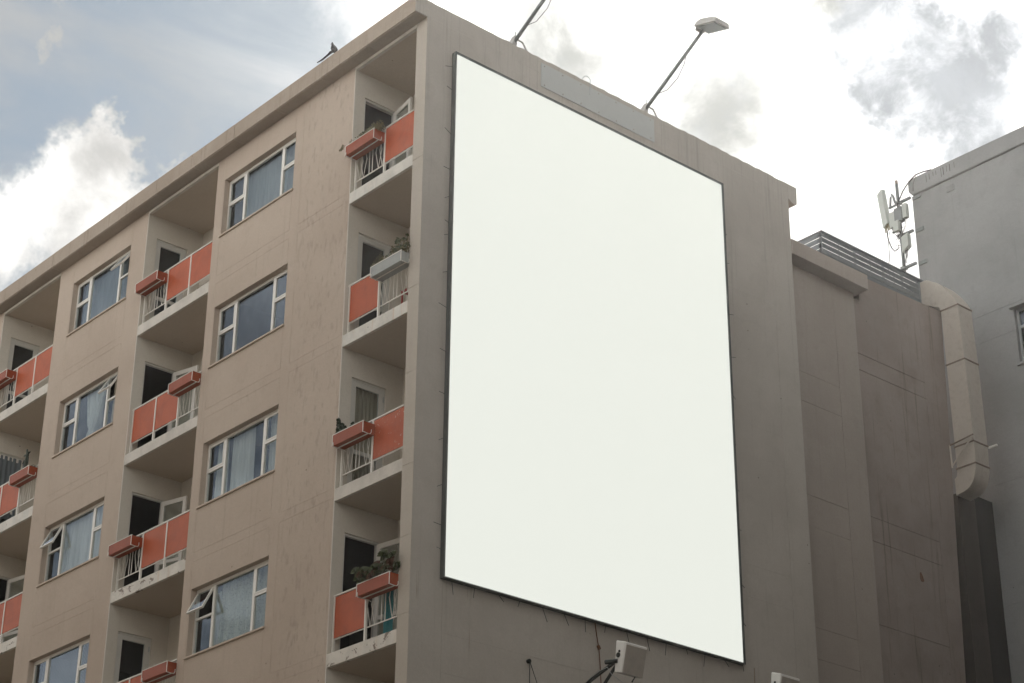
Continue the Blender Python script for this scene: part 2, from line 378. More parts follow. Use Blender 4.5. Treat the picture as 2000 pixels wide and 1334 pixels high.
# ------------------------------------------------------------------ the apartment building
B = thing('apartment_building', 'beige apartment block with recessed orange balconies and the huge blank billboard', 'building', (0, 0, GZ))
CH = (.235, .97)                        # door opening along the side wall
rect_lines = lambda a, b_, c, e: [(a - g / 2, a + g / 2, c, e, .0035), (b_ - g / 2, b_ + g / 2, c, e, .0035), (a, b_, c - g / 2, c + g / 2, .0035), (a, b_, e - g / 2, e + g / 2, .0035)]
def facade(u0, u1, win, extra=()):
    mb = MB(); rc = []
    for k in range(NK):
        s = st(k)
        rc.append((win[0], win[1], s + WB, s + WT, .2))
        top = ZB if k == 0 else st(k - 1) - .155
        rc += rect_lines(win[0] - .035, win[1] + (-.02 if win is W1 else .03), s + .02, top - (.01 if k == 0 else 0))
        for (a, b_) in extra: rc += rect_lines(a, b_, s + .02, top - (.01 if k == 0 else 0))
    mb.wall((0, 0, 0), (1, 0, 0), (0, 0, 1), (0, -1, 0), u0, u1, GZ, ZB, rc)
    return mesh('front_wall', mb, 'facade', B)
facade(BR, AL, W1, [(-3.63, AL - .06)])
facade(CR, BL, W2)
facade(FL, CL, W3)
for a, b_ in ((AL, AR), (BL, BR), (CL, CR)):
    mb = MB(); mb.face([(a, 0, GZ), (b_, 0, GZ), (b_, 0, st(NK - 1) - ST), (a, 0, st(NK - 1) - ST)]); mesh('base_wall', mb, 'facade', B)
    mb = MB(); mb.box(a - .007, a + .002, -.002, .008, st(NK - 1), ZB - .005); mesh('corner_bead', mb, 'white_paint', B)
mb = MB(); jl = [(AR - .01, .01, st(k) - .155 + .35 * (k % 2), st(k) - .155 + .35 * (k % 2) + g, .008) for k in range(NK)] + [(AR - .01, .01, st(k) - 1.35, st(k) - 1.35 + g, .008) for k in (1, 2, 3)]
mb.wall((0, 0, 0), (1, 0, 0), (0, 0, 1), (0, -1, 0), AR, 0, GZ, ZB, jl)
mesh('corner_fin', mb, 'fin_paint', B)
# gable wall
mb = MB(); rc = [(.64 - g / 2, .64 + g / 2, GZ, ZB - .4, .005), (8.84 - g / 2, 8.84 + g / 2, GZ, 17.7, .005)]
for k in range(NK + 1): rc += [(.64, 8.84, st(k) - g / 2, st(k) + g / 2, .0035), (.64, 8.84, st(k) - .62 - g / 2, st(k) - .62 + g / 2, .0035)]
mb.wall((0, 0, 0), (0, 1, 0), (0, 0, 1), (1, 0, 0), 0, YE, GZ, ZB, rc)
mesh('gable_wall', mb, 'gable', B)
mb = MB()
mb.face([(0, YE, GZ), (-14, YE, GZ), (-14, YE, ZB), (0, YE, ZB)]); mb.face([(FL, 0, GZ), (FL, YE, GZ), (FL, YE, ZB), (FL, 0, ZB)]); mb.face([(-14, YE, GZ), (FL, YE, GZ), (FL, YE, ZB), (-14, YE, ZB)])
mesh('back_wall', mb, 'wing', B)
# parapet: fascia overhangs the street side and the back, flush with the gable
mb = MB()
nseg = 17; x0 = FL
edges = [FL + (0 - FL) * i / nseg for i in range(nseg + 1)]
for i in range(nseg):
    a, b_ = edges[i] + .004, edges[i + 1] - .004
    if i == nseg - 1: b_ = -.021
    dz = random.uniform(-.006, .006)
    mb.box(a, b_, -OD + random.uniform(-.002, .002), .22, ZB, ZT + dz)
pp = mesh('parapet', mb, 'coping', B, bevel=.008)
mb = MB(); rnd = random.Random(3); tp_ = [(YE - i * .12, ZT + rnd.choice((0, 0, -.004, .006, -.012)) + rnd.uniform(-.003, .003)) for i in range(int((YE + OD) / .12))]
mb.extrude([(-OD, ZB), (YE, ZB)] + tp_ + [(-OD, ZT)], 0, -.02, 0)
mb.extrude([(YE + .001, ZB - .0), (YE + .2, ZB - .09), (YE + .27, ZB - .05), (YE + .287, ZT), (YE + .001, ZT)], 0, -.6, -.002)
mesh('gable_parapet', mb, 'gable', B, bevel=.008)
mb = MB(); mb.box(FL, -.25, .25, YE - .02, ZT - .32, ZT - .2); mesh('roof', mb, 'roofing', B)
mb = MB()
for i in range(nseg):
    a, b_ = edges[i] + .004, edges[i + 1] - .004
    mb.box(a, min(b_, -.02), -OD + .02, -.002, ZB - .012, ZB - .001)
mesh('soffit', mb, 'soffit', B)

slabmat = {('A', 1): 'slab_rusty', ('A', 3): 'slab_peeling', ('A', 0): 'slab_chipped', ('B', 2): 'slab_peeling', ('C', 2): 'slab_peeling', ('C', 1): 'slab_chipped'}
def leaf(parent, hinge, k, ang, w=.655, h=2.03, mat='upvc', curtain=None):
    """glazed door leaf hinged at (x,y); ang=0 closed (lies along -y), positive swings out into the loggia"""
    z0 = st(k) + .03; at = (hinge[0], hinge[1], z0)
    f = L(); a, bb_ = .085, .022
    f.box(-bb_, bb_, -w, -w + a, 0, h); f.box(-bb_, bb_, -a, 0, 0, h); f.box(-bb_ + .001, bb_ - .001, -w + a, -a, h - .09, h); f.box(-bb_ + .001, bb_ - .001, -w + a, -a, 0, .22); f.box(-bb_ + .002, bb_ - .002, -w + a, -a, .72, .79)
    o = mesh('door', f, mat, parent, at, key='leaf' + mat, bevel=.004)
    o.rotation_euler.z = ang
    p = L(); p.box(-.003, .003, -w + a, -a, .79, h - .09); p.box(-.003, .003, -w + a, -a, .22, .72)
    mesh('pane', p, 'glass', o, at, key='leafpane')
    hd = L(); hd.tube([(bb_, -w + .045, 1.0), (bb_ + .045, -w + .045, 1.0), (bb_ + .045, -w + .16, 1.0)], .011, 6)
    mesh('handle', hd, 'galv', o, at, key='handle')
    for zz in (h - .22, .25):
        hg = L(); hg.tube([(bb_ + .008, .006, zz), (bb_ + .008, .006, zz + .1)], .012, 8)
        mesh('hinge', hg, 'galv', o, at, key='hinge%.2f' % zz)
    return o
DOOR = {('A', 0): 80, ('A', 3): 98, ('B', 1): 105, ('B', 2): 105, ('C', 2): 100, ('B', 4): 95}
def grille(mb, x0, x1, y, z0, z1):
    w_ = x1 - x0; P = lambda f, h_: (x0 + w_ * f, y, z0 + (z1 - z0) * h_); r = .0078
    for a, s in ((.0, 1), (1., -1)):
        q = lambda f: a + s * f
        for seg in ([(.0, .5), (.10, 1), (.20, .5), (.10, 0), (.0, .5)], [(.13, .5), (.235, 1), (.34, .5), (.235, 0), (.13, .5)]):
            mb.tube([P(q(f), h_) for f, h_ in seg], r, 5)
    mb.tube([P(.44, 0), P(.44, 1)], r, 5); mb.tube([P(.55, 0), P(.55, 1)], r, 5)
LAY = {('A', 0): 'gp', ('A', 1): 'pg', ('A', 2): 'gp', ('A', 3): 'pg', ('B', 0): 'gpp', ('B', 1): 'ppg', ('B', 2): 'gpp', ('B', 3): 'ppg', ('C', 0): 'gpp', ('C', 1): 'ppg', ('C', 2): 'gpp', ('C', 3): 'gpp'}
for nm, a, b_, win in (('A', AL, AR, W1), ('B', BL, BR, W2), ('C', CL, CR, W3)):
    zlow = st(NK - 1) - ST
    # side wall with the door openings, opposite side, back
    mb = MB(); rc = [(CH[0], CH[1], st(k) + .001, st(k) + 2.10, .16) for k in range(NK)]
    mb.wall((a, 0, 0), (0, 1, 0), (0, 0, 1), (1, 0, 0), 0, YD, zlow, ZC + .001, rc)
    mb.face([(b_, 0, zlow), (b_, YD, zlow), (b_, YD, ZC), (b_, 0, ZC)])
    mesh('loggia_side_wall', mb, 'loggia', B)
    mb = MB(); rc = [(b_ - .72, b_ - .12, st(k) + .9, st(k) + 2.02, .12) for k in ((2, 3) if nm == 'A' else (3,) if nm == 'B' else ())]
    mb.wall((0, YD, 0), (1, 0, 0), (0, 0, 1), (0, -1, 0), a, b_, zlow, ZC + .001, rc)
    mesh('loggia_back_wall', mb, 'loggia', B)
    for r_ in rc:
        fr = MB(); u0, u1, v0, v1 = r_[:4]
        for bx in ((u0, u0 + .05, v0, v1), (u1 - .05, u1, v0, v1), (u0 + .05, u1 - .05, v1 - .05, v1), (u0 + .05, u1 - .05, v0, v0 + .05)): fr.box(bx[0], bx[1], YD + .07, YD + .1, bx[2], bx[3])
        wo = mesh('small_window', fr, 'upvc', B); pn = MB(); pn.box(u0 + .05, u1 - .05, YD + .082, YD + .086, v0 + .05, v1 - .05); mesh('pane', pn, 'glass', wo)
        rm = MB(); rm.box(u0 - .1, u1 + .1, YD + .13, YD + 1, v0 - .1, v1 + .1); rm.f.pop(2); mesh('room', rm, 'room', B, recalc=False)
    mb = MB(); mb.box(a, b_, -.0, YD, ZC, ZB - .001); mesh('loggia_ceiling', mb, 'ceiling', B)
    mb = MB(); mb.box(a + .001, b_ - .001, -.012, .05, ZC - .012, ZB - .03); mesh('lintel', mb, 'slab_clean', B)
    for k in range(NK):
        s = st(k)
        mb = MB(); mb.box(a + .002, b_ - .001, .003, YD - .001, s - ST, s)
        sl_ = mesh('balcony_slab', mb, slabmat.get((nm, k), 'slab_clean'), B, bevel=.008)
        # painted ceiling below the slab and the small cove along the side wall
        mb = MB(); mb.box(a + .01, b_ - .01, .055, YD - .01, s - ST - .006, s - ST - .001)
        mesh('ceiling', mb, 'ceiling', sl_)
        # door frame
        z1 = s + 2.10
        mb = MB(); xx = (a - .085, a - .03)
        mb.box(*xx, CH[0], CH[0] + .04, s, z1); mb.box(*xx, CH[1] - .04, CH[1], s, z1); mb.box(*xx, CH[0] + .04, CH[1] - .04, z1 - .04, z1)
        mesh('door_frame', mb, 'door_paint', B, bevel=.004)
        ang = DOOR.get((nm, k), 0)
        leaf(B, (a - .055 if ang == 0 else a - .02, CH[1] - .04), k, R(ang), mat='door_paint' if (nm, k) in (('A', 2), ('B', 3), ('C', 0), ('A', 1), ('B', 0)) else 'upvc')
        # railing
        lay = LAY.get((nm, k), 'pg' if nm == 'A' else 'gpp')
        px = [a + .042 + .835 * i for i in range(len(lay))] + [b_ - .045]; y = .10
        rl = MB(); zr, zb = s + .955, s + .245
        for i, x in enumerate(px): rl.box(x - .017, x + .017, y - .034, y + .006, s - .0, zr)
        rl.box(a, b_, y - .03, y + .02, zr + .001, zr + .024)
        rl.box(a, b_, y - .009, y + .009, zb - .008, zb + .008)
        ro = mesh('balcony_railing', rl, 'white_paint', B)
        gr = MB()
        for i, c_ in enumerate(lay):
            if c_ == 'g': grille(gr, px[i] + .01, px[i + 1] - .01, y, zb, zr)
            else:
                pm = MB(); pm.box(px[i] + .018, px[i + 1] - .018, y - .022, y - .014, zb + .014, zr - .012)
                mesh('panel', pm, 'orange_chipped' if (nm, k) in (('A', 2),) else 'orange_panel', ro)
        mesh('grille', gr, 'white_paint', ro)
# rooms behind windows and doors
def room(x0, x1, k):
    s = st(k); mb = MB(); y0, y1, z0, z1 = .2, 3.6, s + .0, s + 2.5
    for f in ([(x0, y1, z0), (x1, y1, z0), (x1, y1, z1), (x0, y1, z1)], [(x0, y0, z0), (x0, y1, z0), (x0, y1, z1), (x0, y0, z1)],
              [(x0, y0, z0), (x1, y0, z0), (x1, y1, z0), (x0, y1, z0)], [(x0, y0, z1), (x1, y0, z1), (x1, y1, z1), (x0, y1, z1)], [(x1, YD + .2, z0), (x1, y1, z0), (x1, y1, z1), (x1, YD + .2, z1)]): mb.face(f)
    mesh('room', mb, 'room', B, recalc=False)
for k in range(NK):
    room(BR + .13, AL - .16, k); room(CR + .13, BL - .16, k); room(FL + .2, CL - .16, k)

# ------------------------------------------------------------------ windows
WH = WT - WB
def window(x0, x1, k, openp=None):
    w_ = x1 - x0; at = (x0, .0, st(k) + WB); y0, y1 = .115, .165
    m1, m2, tz, fw = w_ * .243, w_ * .765, WH * .555, .045
    key = 'win%.2f' % w_
    f = L()
    f.box(0, fw, y0, y1, 0, WH); f.box(w_ - fw, w_, y0, y1, 0, WH); f.box(fw, w_ - fw, y0, y1, WH - fw - .01, WH); f.box(fw, w_ - fw, y0, y1, 0, fw)
    for m_ in (m1, m2): f.box(m_ - .033, m_ + .033, y0 - .004, y1, fw, WH - fw - .01)
    f.box(fw, m1 - .033, y0, y1, tz - .022, tz + .022); f.box(m2 + .033, w_ - fw, y0, y1, tz - .022, tz + .022)
    wo = mesh('window', f, 'upvc', B, at, key=key, bevel=.004)
    s_ = L(); s_.extrude([(-.035, -.045), (-.035, -.012), (.114, .0), (.114, -.045)], 0, -.03, w_ + .02)
    mesh('sill', s_, 'sill', wo, at, key=key + 'sill', bevel=.004)
    cells = dict(tl=(fw, m1 - .033, tz + .022, WH - fw - .01), bl=(fw, m1 - .033, fw, tz - .022), c=(m1 + .033, m2 - .033, fw, WH - fw - .01), tr=(m2 + .033, w_ - fw, tz + .022, WH - fw - .01), br=(m2 + .033, w_ - fw, fw, tz - .022))
    for nme, (a, b_, c, e) in cells.items():
        if nme in ('tl', 'tr', 'bl', 'br') and nme != 'bl' and nme != 'br':
            wd, hh = b_ - a, e - c; q = .030
            sf = L(); sf.box(0, q, -.02, .02, -hh, 0); sf.box(wd - q, wd, -.02, .02, -hh, 0); sf.box(q, wd - q, -.019, .019, -q, 0); sf.box(q, wd - q, -.019, .019, -hh, -hh + q)
            sat = (x0 + a, y0 + .012, st(k) + WB + e)
            so_ = mesh('sash', sf, 'upvc', wo, sat, key=key + 'sash' + nme, bevel=.003)
            pn = L(); pn.box(q, wd - q, -.003, .003, -hh + q, -q); mesh('pane', pn, 'glass', so_, sat, key=key + 'sp' + nme) if False else None
            # the pane of a sash is a sub-part beside it
            po = mesh('pane', pn, 'glass', wo, sat, key=key + 'sp' + nme)
            if openp and openp[0] == nme:
                so_.rotation_euler.x = -R(openp[1]); po.rotation_euler.x = -R(openp[1])
        else:
            pn = L(); pn.box(a, b_, .138, .143, c, e); mesh('pane', pn, 'glass', wo, at, key=key + 'p' + nme)
for k in range(NK):
    window(*W1, k, {3: ('tl', 26), 4: ('tr', 20)}.get(k)); window(*W2, k, {0: ('tr', 33), 1: ('tr', 30), 2: ('tl', 25)}.get(k)); window(*W3, k)

# ------------------------------------------------------------------ curtains and blinds (hang inside the windows)
def curtain(x0, x1, z0, z1, mat, label, y=.26, folds=10, amp=.034, prof=None, group='curtains hanging in the windows', cat='curtain', name='curtain', plane='x'):
    n, mz = max(24, int((x1 - x0) * folds * 7)), 14; mb = MB(); ph = random.random() * 6
    for j in range(mz + 1):
        tt = j / mz; z = z0 + (z1 - z0) * tt
        cx, wf = prof(tt) if prof else (.5, 1.)
        for i in range(n + 1):
            s = i / n; x = x0 + (x1 - x0) * (cx + (s - .5) * wf)
            yy = y + amp * (math.sin(s * (x1 - x0) * folds * 2 * math.pi + ph + .5 * math.sin(tt * 3 + s * 7)) + .5 * math.sin(s * (x1 - x0) * folds * 3.7 + ph * 2)) * (.55 + .5 * (1 - tt)) / max(wf, .35)
            mb.v.append((x, yy, z) if plane == 'x' else (yy, x, z))
    for j in range(mz):
        for i in range(n): q = j * (n + 1) + i; mb.f.append((q, q + 1, q + n + 2, q + n + 1))
    return mesh(name, mb, mat, at=((x0 + x1) / 2, y, z1) if plane == 'x' else (y, (x0 + x1) / 2, z1), label=label, cat=cat, group=group, smooth=True, recalc=False)
z = lambda k, f: st(k) + WB + WH * f
curtain(W1[0] + .3, W1[1] - .02, z(0, -.05), z(0, 1.03), 'curtain_grey', 'plain grey curtain drawn across the top floor window nearest the billboard corner', folds=5, amp=.012)
curtain(W1[0] + .12, W1[0] + .50, z(2, -.05), z(2, 1.03), 'curtain_white', 'narrow white curtain in the left casement of the third window down, nearer column')
curtain(W1[0] + .62, W1[0] + 1.28, z(2, -.05), z(2, 1.03), 'curtain_white', 'white curtain over the left half of the wide pane, third window down, nearer column')
curtain(W1[1] - .56, W1[1] - .02, z(2, -.05), z(2, 1.03), 'curtain_white', 'white curtain in the right casement of the third window down in the nearer column')
curtain(W1[0] + .62, W1[1] - .02, z(3, -.05), z(3, 1.03), 'curtain_lace', 'patterned greenish lace curtain filling the lowest visible window of the nearer column', folds=9)
curtain(W1[0] + .35, W1[0] + .60, z(3, -.05), z(3, .9), 'curtain_white', 'pale curtain edge behind the propped open left casement of the lowest nearer window')
curtain(W2[0] + .1, W2[1] - .5, z(0, -.05), z(0, 1.03), 'curtain_slate', 'thin slate grey curtain in the top floor window farther from the billboard', folds=5, amp=.01)
def tie(tt):
    pts = [(0, .5, .30), (.13, .5, .2), (.2, .5, .06), (.3, .5, .26), (.6, .46, .55), (1, .45, .85)]
    for a, b_ in zip(pts, pts[1:]):
        if a[0] <= tt <= b_[0]:
            q = (tt - a[0]) / (b_[0] - a[0]); return (a[1] + (b_[1] - a[1]) * q, a[2] + (b_[2] - a[2]) * q)
    return .5, 1
curtain(W2[0] + .66, W2[0] + 1.62, z(1, .02), z(1, 1.03), 'curtain_white', 'sheer white curtain gathered and knotted at the bottom in the second farther window', folds=9, amp=.03, prof=tie)
curtain(W2[1] - .5, W2[1] - .1, z(1, -.05), z(1, 1.03), 'curtain_beige', 'beige curtain behind the open right casement above the knotted curtain')
curtain(W2[0] + .45, W2[1] - .02, z(2, -.05), z(2, 1.03), 'curtain_white', 'full white curtain in the farther window with the propped left casement', folds=10)
curtain(.30, .92, st(2) + .1, st(2) + 2.0, 'curtain_beige', 'beige curtain behind the closed glass door of the third balcony by the billboard corner', y=AL - .13, plane='y', folds=12, amp=.014)
mb = MB()
for i in range(64):
    zz = z(3, 0) + i * .0265
    mb.extrude([(.262, zz), (.278, zz + .016), (.279, zz + .0175), (.263, zz + .0015)], 0, W2[0] + .08, W2[1] - .06)
mesh('venetian_blind', mb, 'blind', at=(-11, .27, z(3, 1)), label='closed venetian blind in the lowest visible window of the farther column', cat='blind')
curtain(.1, .95, st(1) + .6, st(1) + 2.05, 'curtain_slate', 'dark gathered curtain in the doorway behind the cactus at the left edge', y=CL - .03, plane='y', folds=9, amp=.02)

# ------------------------------------------------------------------ planters
def leaves(mb, c, rad, n, size, up=.3, squash=(1, 1, 1), long=1.6):
    for _ in range(n):
        while True:
            d = Vector([random.uniform(-1, 1) for _ in range(3)])
            if .15 < d.length < 1: break
        p = Vector(c) + Vector((d.x * rad * squash[0], d.y * rad * squash[1], d.z * rad * squash[2]))
        nrm = (d.normalized() + Vector((0, 0, up)) + Vector([random.uniform(-.6, .6) for _ in range(3)])).normalized()
        a = nrm.cross(Vector((random.random(), random.random(), .3))).normalized(); b_ = nrm.cross(a)
        s = size * random.uniform(.6, 1.3)
        mb.face([p - a * s * .5, p + b_ * s * long * .5 * .6 + nrm * s * .12 - a * 0, p + a * s * .5 + b_ * s * long * .4, p - b_ * s * .25 + a * s * .35])
def stems(mb, base, n, h, spread, r=.004, curl=.4):
    tips = []
    for _ in range(n):
        b_ = Vector(base) + Vector((random.uniform(-.03, .03), random.uniform(-.02, .02), 0)); dx, dy = random.uniform(-spread, spread), random.uniform(-spread, spread) * .6
        hh = h * random.uniform(.6, 1.1); pts = [b_, b_ + Vector((dx * .3, dy * .3, hh * .5)), b_ + Vector((dx, dy, hh * (1 - curl * random.random())))]
        mb.tube(pts, [r, r * .8, r * .4], 4); tips += [pts[1], pts[2]]
    return tips
def planter(x0, k, label, plant=None, mat='planter_paint', sink=0.):
    s = st(k); x1 = x0 + .835; zt = s + .865; zb = s + .672; yf, yb = -.17, .068
    P = thing('planter_box', label, 'planter', ((x0 + x1) / 2, -.05, zb), 'planter boxes hung on the balcony railings')
    mb = MB(); t_ = .014
    mb.box(x0, x1, yf, yf + t_, zb, zt); mb.box(x0, x1, yb - t_, yb, zb, zt); mb.box(x0, x0 + t_, yf + t_, yb - t_, zb, zt); mb.box(x1 - t_, x1, yf + t_, yb - t_, zb, zt); mb.box(x0 + t_, x1 - t_, yf + t_, yb - t_, zb, zb + t_)
    mesh('box', mb, mat, P, bevel=.004)
    mb = MB(); e = .011
    mb.box(x0 - .004, x1 + .004, yf - .006, yf + .008, zt - .002, zt + e); mb.box(x0 - .004, x0 + e, yf - .006, yf - .001, zb - .004, zt - .003); mb.box(x1 - e, x1 + .004, yf - .006, yf - .001, zb - .004, zt - .003)
    mb.box(x0 + e + .001, x1 - e - .001, yf + .09, yf + .105, zb - .016, zb - .002)
    mesh('trim', mb, 'white_paint', P)
    for xx in (x0 + .03, x1 + .012):
        br = MB(); br.tube([(xx, yb + .03, zb - .03), (xx, yb - .02, zb - .012), (xx, yf + .05, zb - .012), (xx, yf + .004, zb - .012), (xx, yf - .006, zb + .012), (xx, yf - .006, zb + .06)] if xx < x1 else [(xx, yf, zb - .005), (xx, yf + .1, zb - .012), (xx, yb - .10, zb - .006), (xx, yb - .08, zb + .03), (xx, yb - .08, zb + .075)], .0065, 6)
        mesh('bracket', br, 'white_paint', P)
    mb = MB(); mb.box(x0 + t_, x1 - t_, yf + t_, yb - t_, zb + t_, zt - .03); mesh('soil', mb, 'soil', P)
    zt -= .03; yc = (yf + yb) / 2
    if plant == 'straggly':
        f = MB(); d = MB()
        for i in range(15):
            x = random.uniform(x0 + .02, x1 - .03); tp = stems(f, (x, yc, zt), 5, random.uniform(.12, .24), .10, .004)
            for q in tp: leaves(d, q, .055, 12, .034)
        tp = stems(f, (x0 + .03, yc - .05, zt), 6, .05, .0, .003)
        for i in range(5):
            q = Vector((x0 - .03 - .02 * i, yf - .02, zt + .05 - .012 * i)); leaves(d, q, .035, 10, .032)
        mesh('stems', f, 'leaf_dry', P); mesh('foliage', d, 'leaf_dry', P)
        d2 = MB()
        for i in range(6): leaves(d2, (random.uniform(x0, x1 - .1), yc - .03, zt + .08), .09, 34, .036)
        mesh('foliage', d2, 'leaf_green', P)
    if plant == 'succulent':
        f = MB(); d = MB(); d2 = MB()
        for i in range(9):
            q = Vector((x0 + .12 + i * .08, yc + random.uniform(-.05, .06), zt + .05 + .018 * i)); leaves(d if i % 2 else d2, q, .085 + .006 * i, 70, .05, up=.6, long=1.2)
        for i in range(7):
            b0 = Vector((x1 - .02 - i * .05, yc, zt)); h_ = random.uniform(.28, .42)
            q = b0 + Vector((random.uniform(-.05, .05), 0, h_)); f.tube([b0, (b0 + q) / 2 + Vector((random.uniform(-.03, .03), 0, 0)), q], [.008, .007, .003], 5)
            leaves(d, q, .03, 12, .04, long=2.2); leaves(d, (b0 + q) / 2, .05, 22, .045)
        for i in range(8):
            b0 = Vector((x0 + .05 + .03 * i, yc - .04, zt)); f.tube([b0, b0 + Vector((-.07, -.02, .08)), b0 + Vector((-.11 + .01 * i, -.04, .12 + .02 * i))], .004, 4); leaves(d2, b0 + Vector((-.06, -.02, .07)), .05, 10, .03)
        mesh('stems', f, 'leaf_dry', P); mesh('foliage', d, 'leaf_green', P); mesh('foliage', d2, 'leaf_dry', P)
    if plant == 'conifer':
        f = MB(); d = MB()
        for (dx, h_, rr) in ((.03, .34, .05), (.12, .22, .05), (.2, .14, .05), (.42, .15, .03), (.36, .09, .04)):
            b0 = Vector((x0 + dx, yc - .02, zt)); f.tube([b0, b0 + Vector((.01, 0, h_))], [.008, .003], 5)
            n_ = int(h_ / .035)
            for i in range(n_ + 1):
                zz = i / max(1, n_) * h_; r2 = rr * (1.1 - .6 * i / max(1, n_)); leaves(d, b0 + Vector((random.uniform(-.02, .02), 0, zz)), r2, 34, .042, long=1.9)
        mesh('stems', f, 'leaf_dark', P); mesh('foliage', d, 'leaf_dark', P)
    if plant == 'rosettes':
        d = MB(); f = MB()
        for i in range(64):
            c = Vector((random.uniform(x0 - .08, x1 + .02), yc + random.uniform(-.15, .1), zt + random.uniform(.03, .30))); c.z += .10 * (c.x - x0)
            tgt = d if random.random() < .6 else f
            for ring in range(3):
                nn = 10 - ring * 2; tl = .2 + ring * .42; rr = .098 - ring * .016
                for j in range(nn):
                    an = 2 * math.pi * j / nn + ring; o = Vector((math.cos(an) * math.cos(tl), math.sin(an) * math.cos(tl) , math.sin(tl)))
                    o = Vector((o.x, -o.z * .7 + o.y * .5, o.y * .7 + o.z * .6)); sd_ = o.cross(Vector((.2, .9, .3))).normalized() * .026
                    tgt.face([c, c + o * rr * .6 + sd_, c + o * rr, c + o * rr * .6 - sd_])
        mesh('foliage', d, 'leaf_green', P); mesh('flowers', f, 'flower', P)
        s2 = MB(); stems(s2, ((x0 + x1) / 2, yc, zt), 10, .2, .25, .006); mesh('stems', s2, 'leaf_dark', P)
    if plant == 'cactus':
        f = MB(); b0 = Vector((x0 + .40, yc, zt))
        f.tube([b0, b0 + Vector((.0, 0, .14)), b0 + Vector((.03, 0, .3)), b0 + Vector((.06, 0, .44)), b0 + Vector((.04, 0, .5))], [.028, .035, .04, .03, .012], 9)
        for (h_, dx, dz) in ((.30, -.16, -.04), (.40, -.14, .03), (.42, .15, .03), (.34, .09, -.18), (.22, -.09, .09), (.44, -.04, .10)):
            q = b0 + Vector((.03, 0, h_)); f.tube([q, q + Vector((dx * .6, 0, max(dz, 0) + .01)), q + Vector((dx, 0, dz))], [.02, .022, .008], 7)
        mesh('cactus_stem', f, 'cactus', P, smooth=True)
        d = MB(); ss = MB()
        for x in (x0 + .1, x0 + .18, x0 + .68, x0 + .78):
            for q in stems(ss, (x, yc, zt), 6, .09, .12, .003): leaves(d, q, .03, 7, .02)
        mesh('stems', ss, 'leaf_dark', P); mesh('foliage', d, 'leaf_dark', P)
    return P
planter(AL + .04, 0, 'orange planter with straggly dry grass on the top balcony by the billboard corner', 'straggly')
planter(AL + .95, 1, 'pale grey planter with bushy succulents, the only grey one, second balcony from the top', 'succulent', 'planter_grey')
planter(AL + .10, 2, 'orange planter with small dark conifer at its left end, third balcony by the corner', 'conifer')
planter(AL + .95, 3, 'orange planter crowded with round brownish green rosettes, lowest corner balcony', 'rosettes')
planter(BL + .04, 0, 'clean empty orange planter on the top balcony of the middle column')
planter(BL + 1.71, 1, 'empty planter with chipped front in front of an open white door, middle column second balcony')
planter(BL + .04, 2, 'empty planter over the left grille of the middle column third balcony, above a peeling slab')
planter(BL + 1.71, 3, 'empty planter at the bottom edge of the view beside a closed grey door, middle column')
planter(CL + .04, 0, 'planter cut by the left edge of the view on the top left balcony')
planter(CL + 1.68, 1, 'orange planter holding a tall dark cactus with side arms at the left edge', 'cactus')

# things standing on the balconies
t_ = thing('plastic_chair', 'red plastic chair behind the grille of the second corner balcony', 'chair', (AR - .33, .42, st(1)))
mb = MB()
mb.box(AR - .53, AR - .13, .25, .65, st(1) + .42, st(1) + .45); mesh('seat', mb, 'red_plastic', t_, bevel=.01)
mb = MB(); mb.box(AR - .53, AR - .13, .64, .67, st(1) + .46, st(1) + .82); mesh('backrest', mb, 'red_plastic', t_, bevel=.01)
for dx in (-.51, -.15):
    for y in (.27, .63): mb = MB(); mb.tube([(AR + dx, y, st(1)), (AR + dx, y, st(1) + .42)], .018, 6); mesh('leg', mb, 'red_plastic', t_)
curtain(AR - .62, AR - .38, st(3) + .05, st(3) + .88, 'teal_cloth', 'teal blue towel hanging behind the grille of the lowest corner balcony', y=.22, folds=14, amp=.02, group='', cat='towel', name='towel')
t_ = thing('wire_rack', 'small white wire rack on the top balcony floor of the middle column', 'rack', (BR - .45, .35, st(0)))
mb = MB()
for zz in (.05, .24):
    for i in range(12): mb.tube([(BR - .75 + i * .055, .2, st(0) + zz), (BR - .75 + i * .055, .5, st(0) + zz)], .004, 4)
    mb.tube([(BR - .77, .2, st(0) + zz), (BR - .12, .2, st(0) + zz), (BR - .12, .5, st(0) + zz), (BR - .77, .5, st(0) + zz), (BR - .77, .2, st(0) + zz)], .006, 4)
mesh('shelf', mb, 'white_paint', t_)
for x in (BR - .77, BR - .12):
    for y in (.2, .5): mb = MB(); mb.tube([(x, y, st(0)), (x, y, st(0) + .26)], .007, 5); mesh('leg', mb, 'white_paint', t_)
t_ = thing('plant_pot', 'white tapered pot on the floor behind the grille of the cactus balcony', 'pot', (CR - .35, .4, st(1)))
mb = MB(); mb.tube([(CR - .35, .4, st(1)), (CR - .35, .4, st(1) + .3)], [.11, .16], 20); mesh('bowl', mb, 'white_paint', t_)
mb = MB(); mb.tube([(CR - .35, .4, st(1) + .3), (CR - .35, .4, st(1) + .33)], [.175, .175], 20); mesh('rim', mb, 'white_paint', t_)

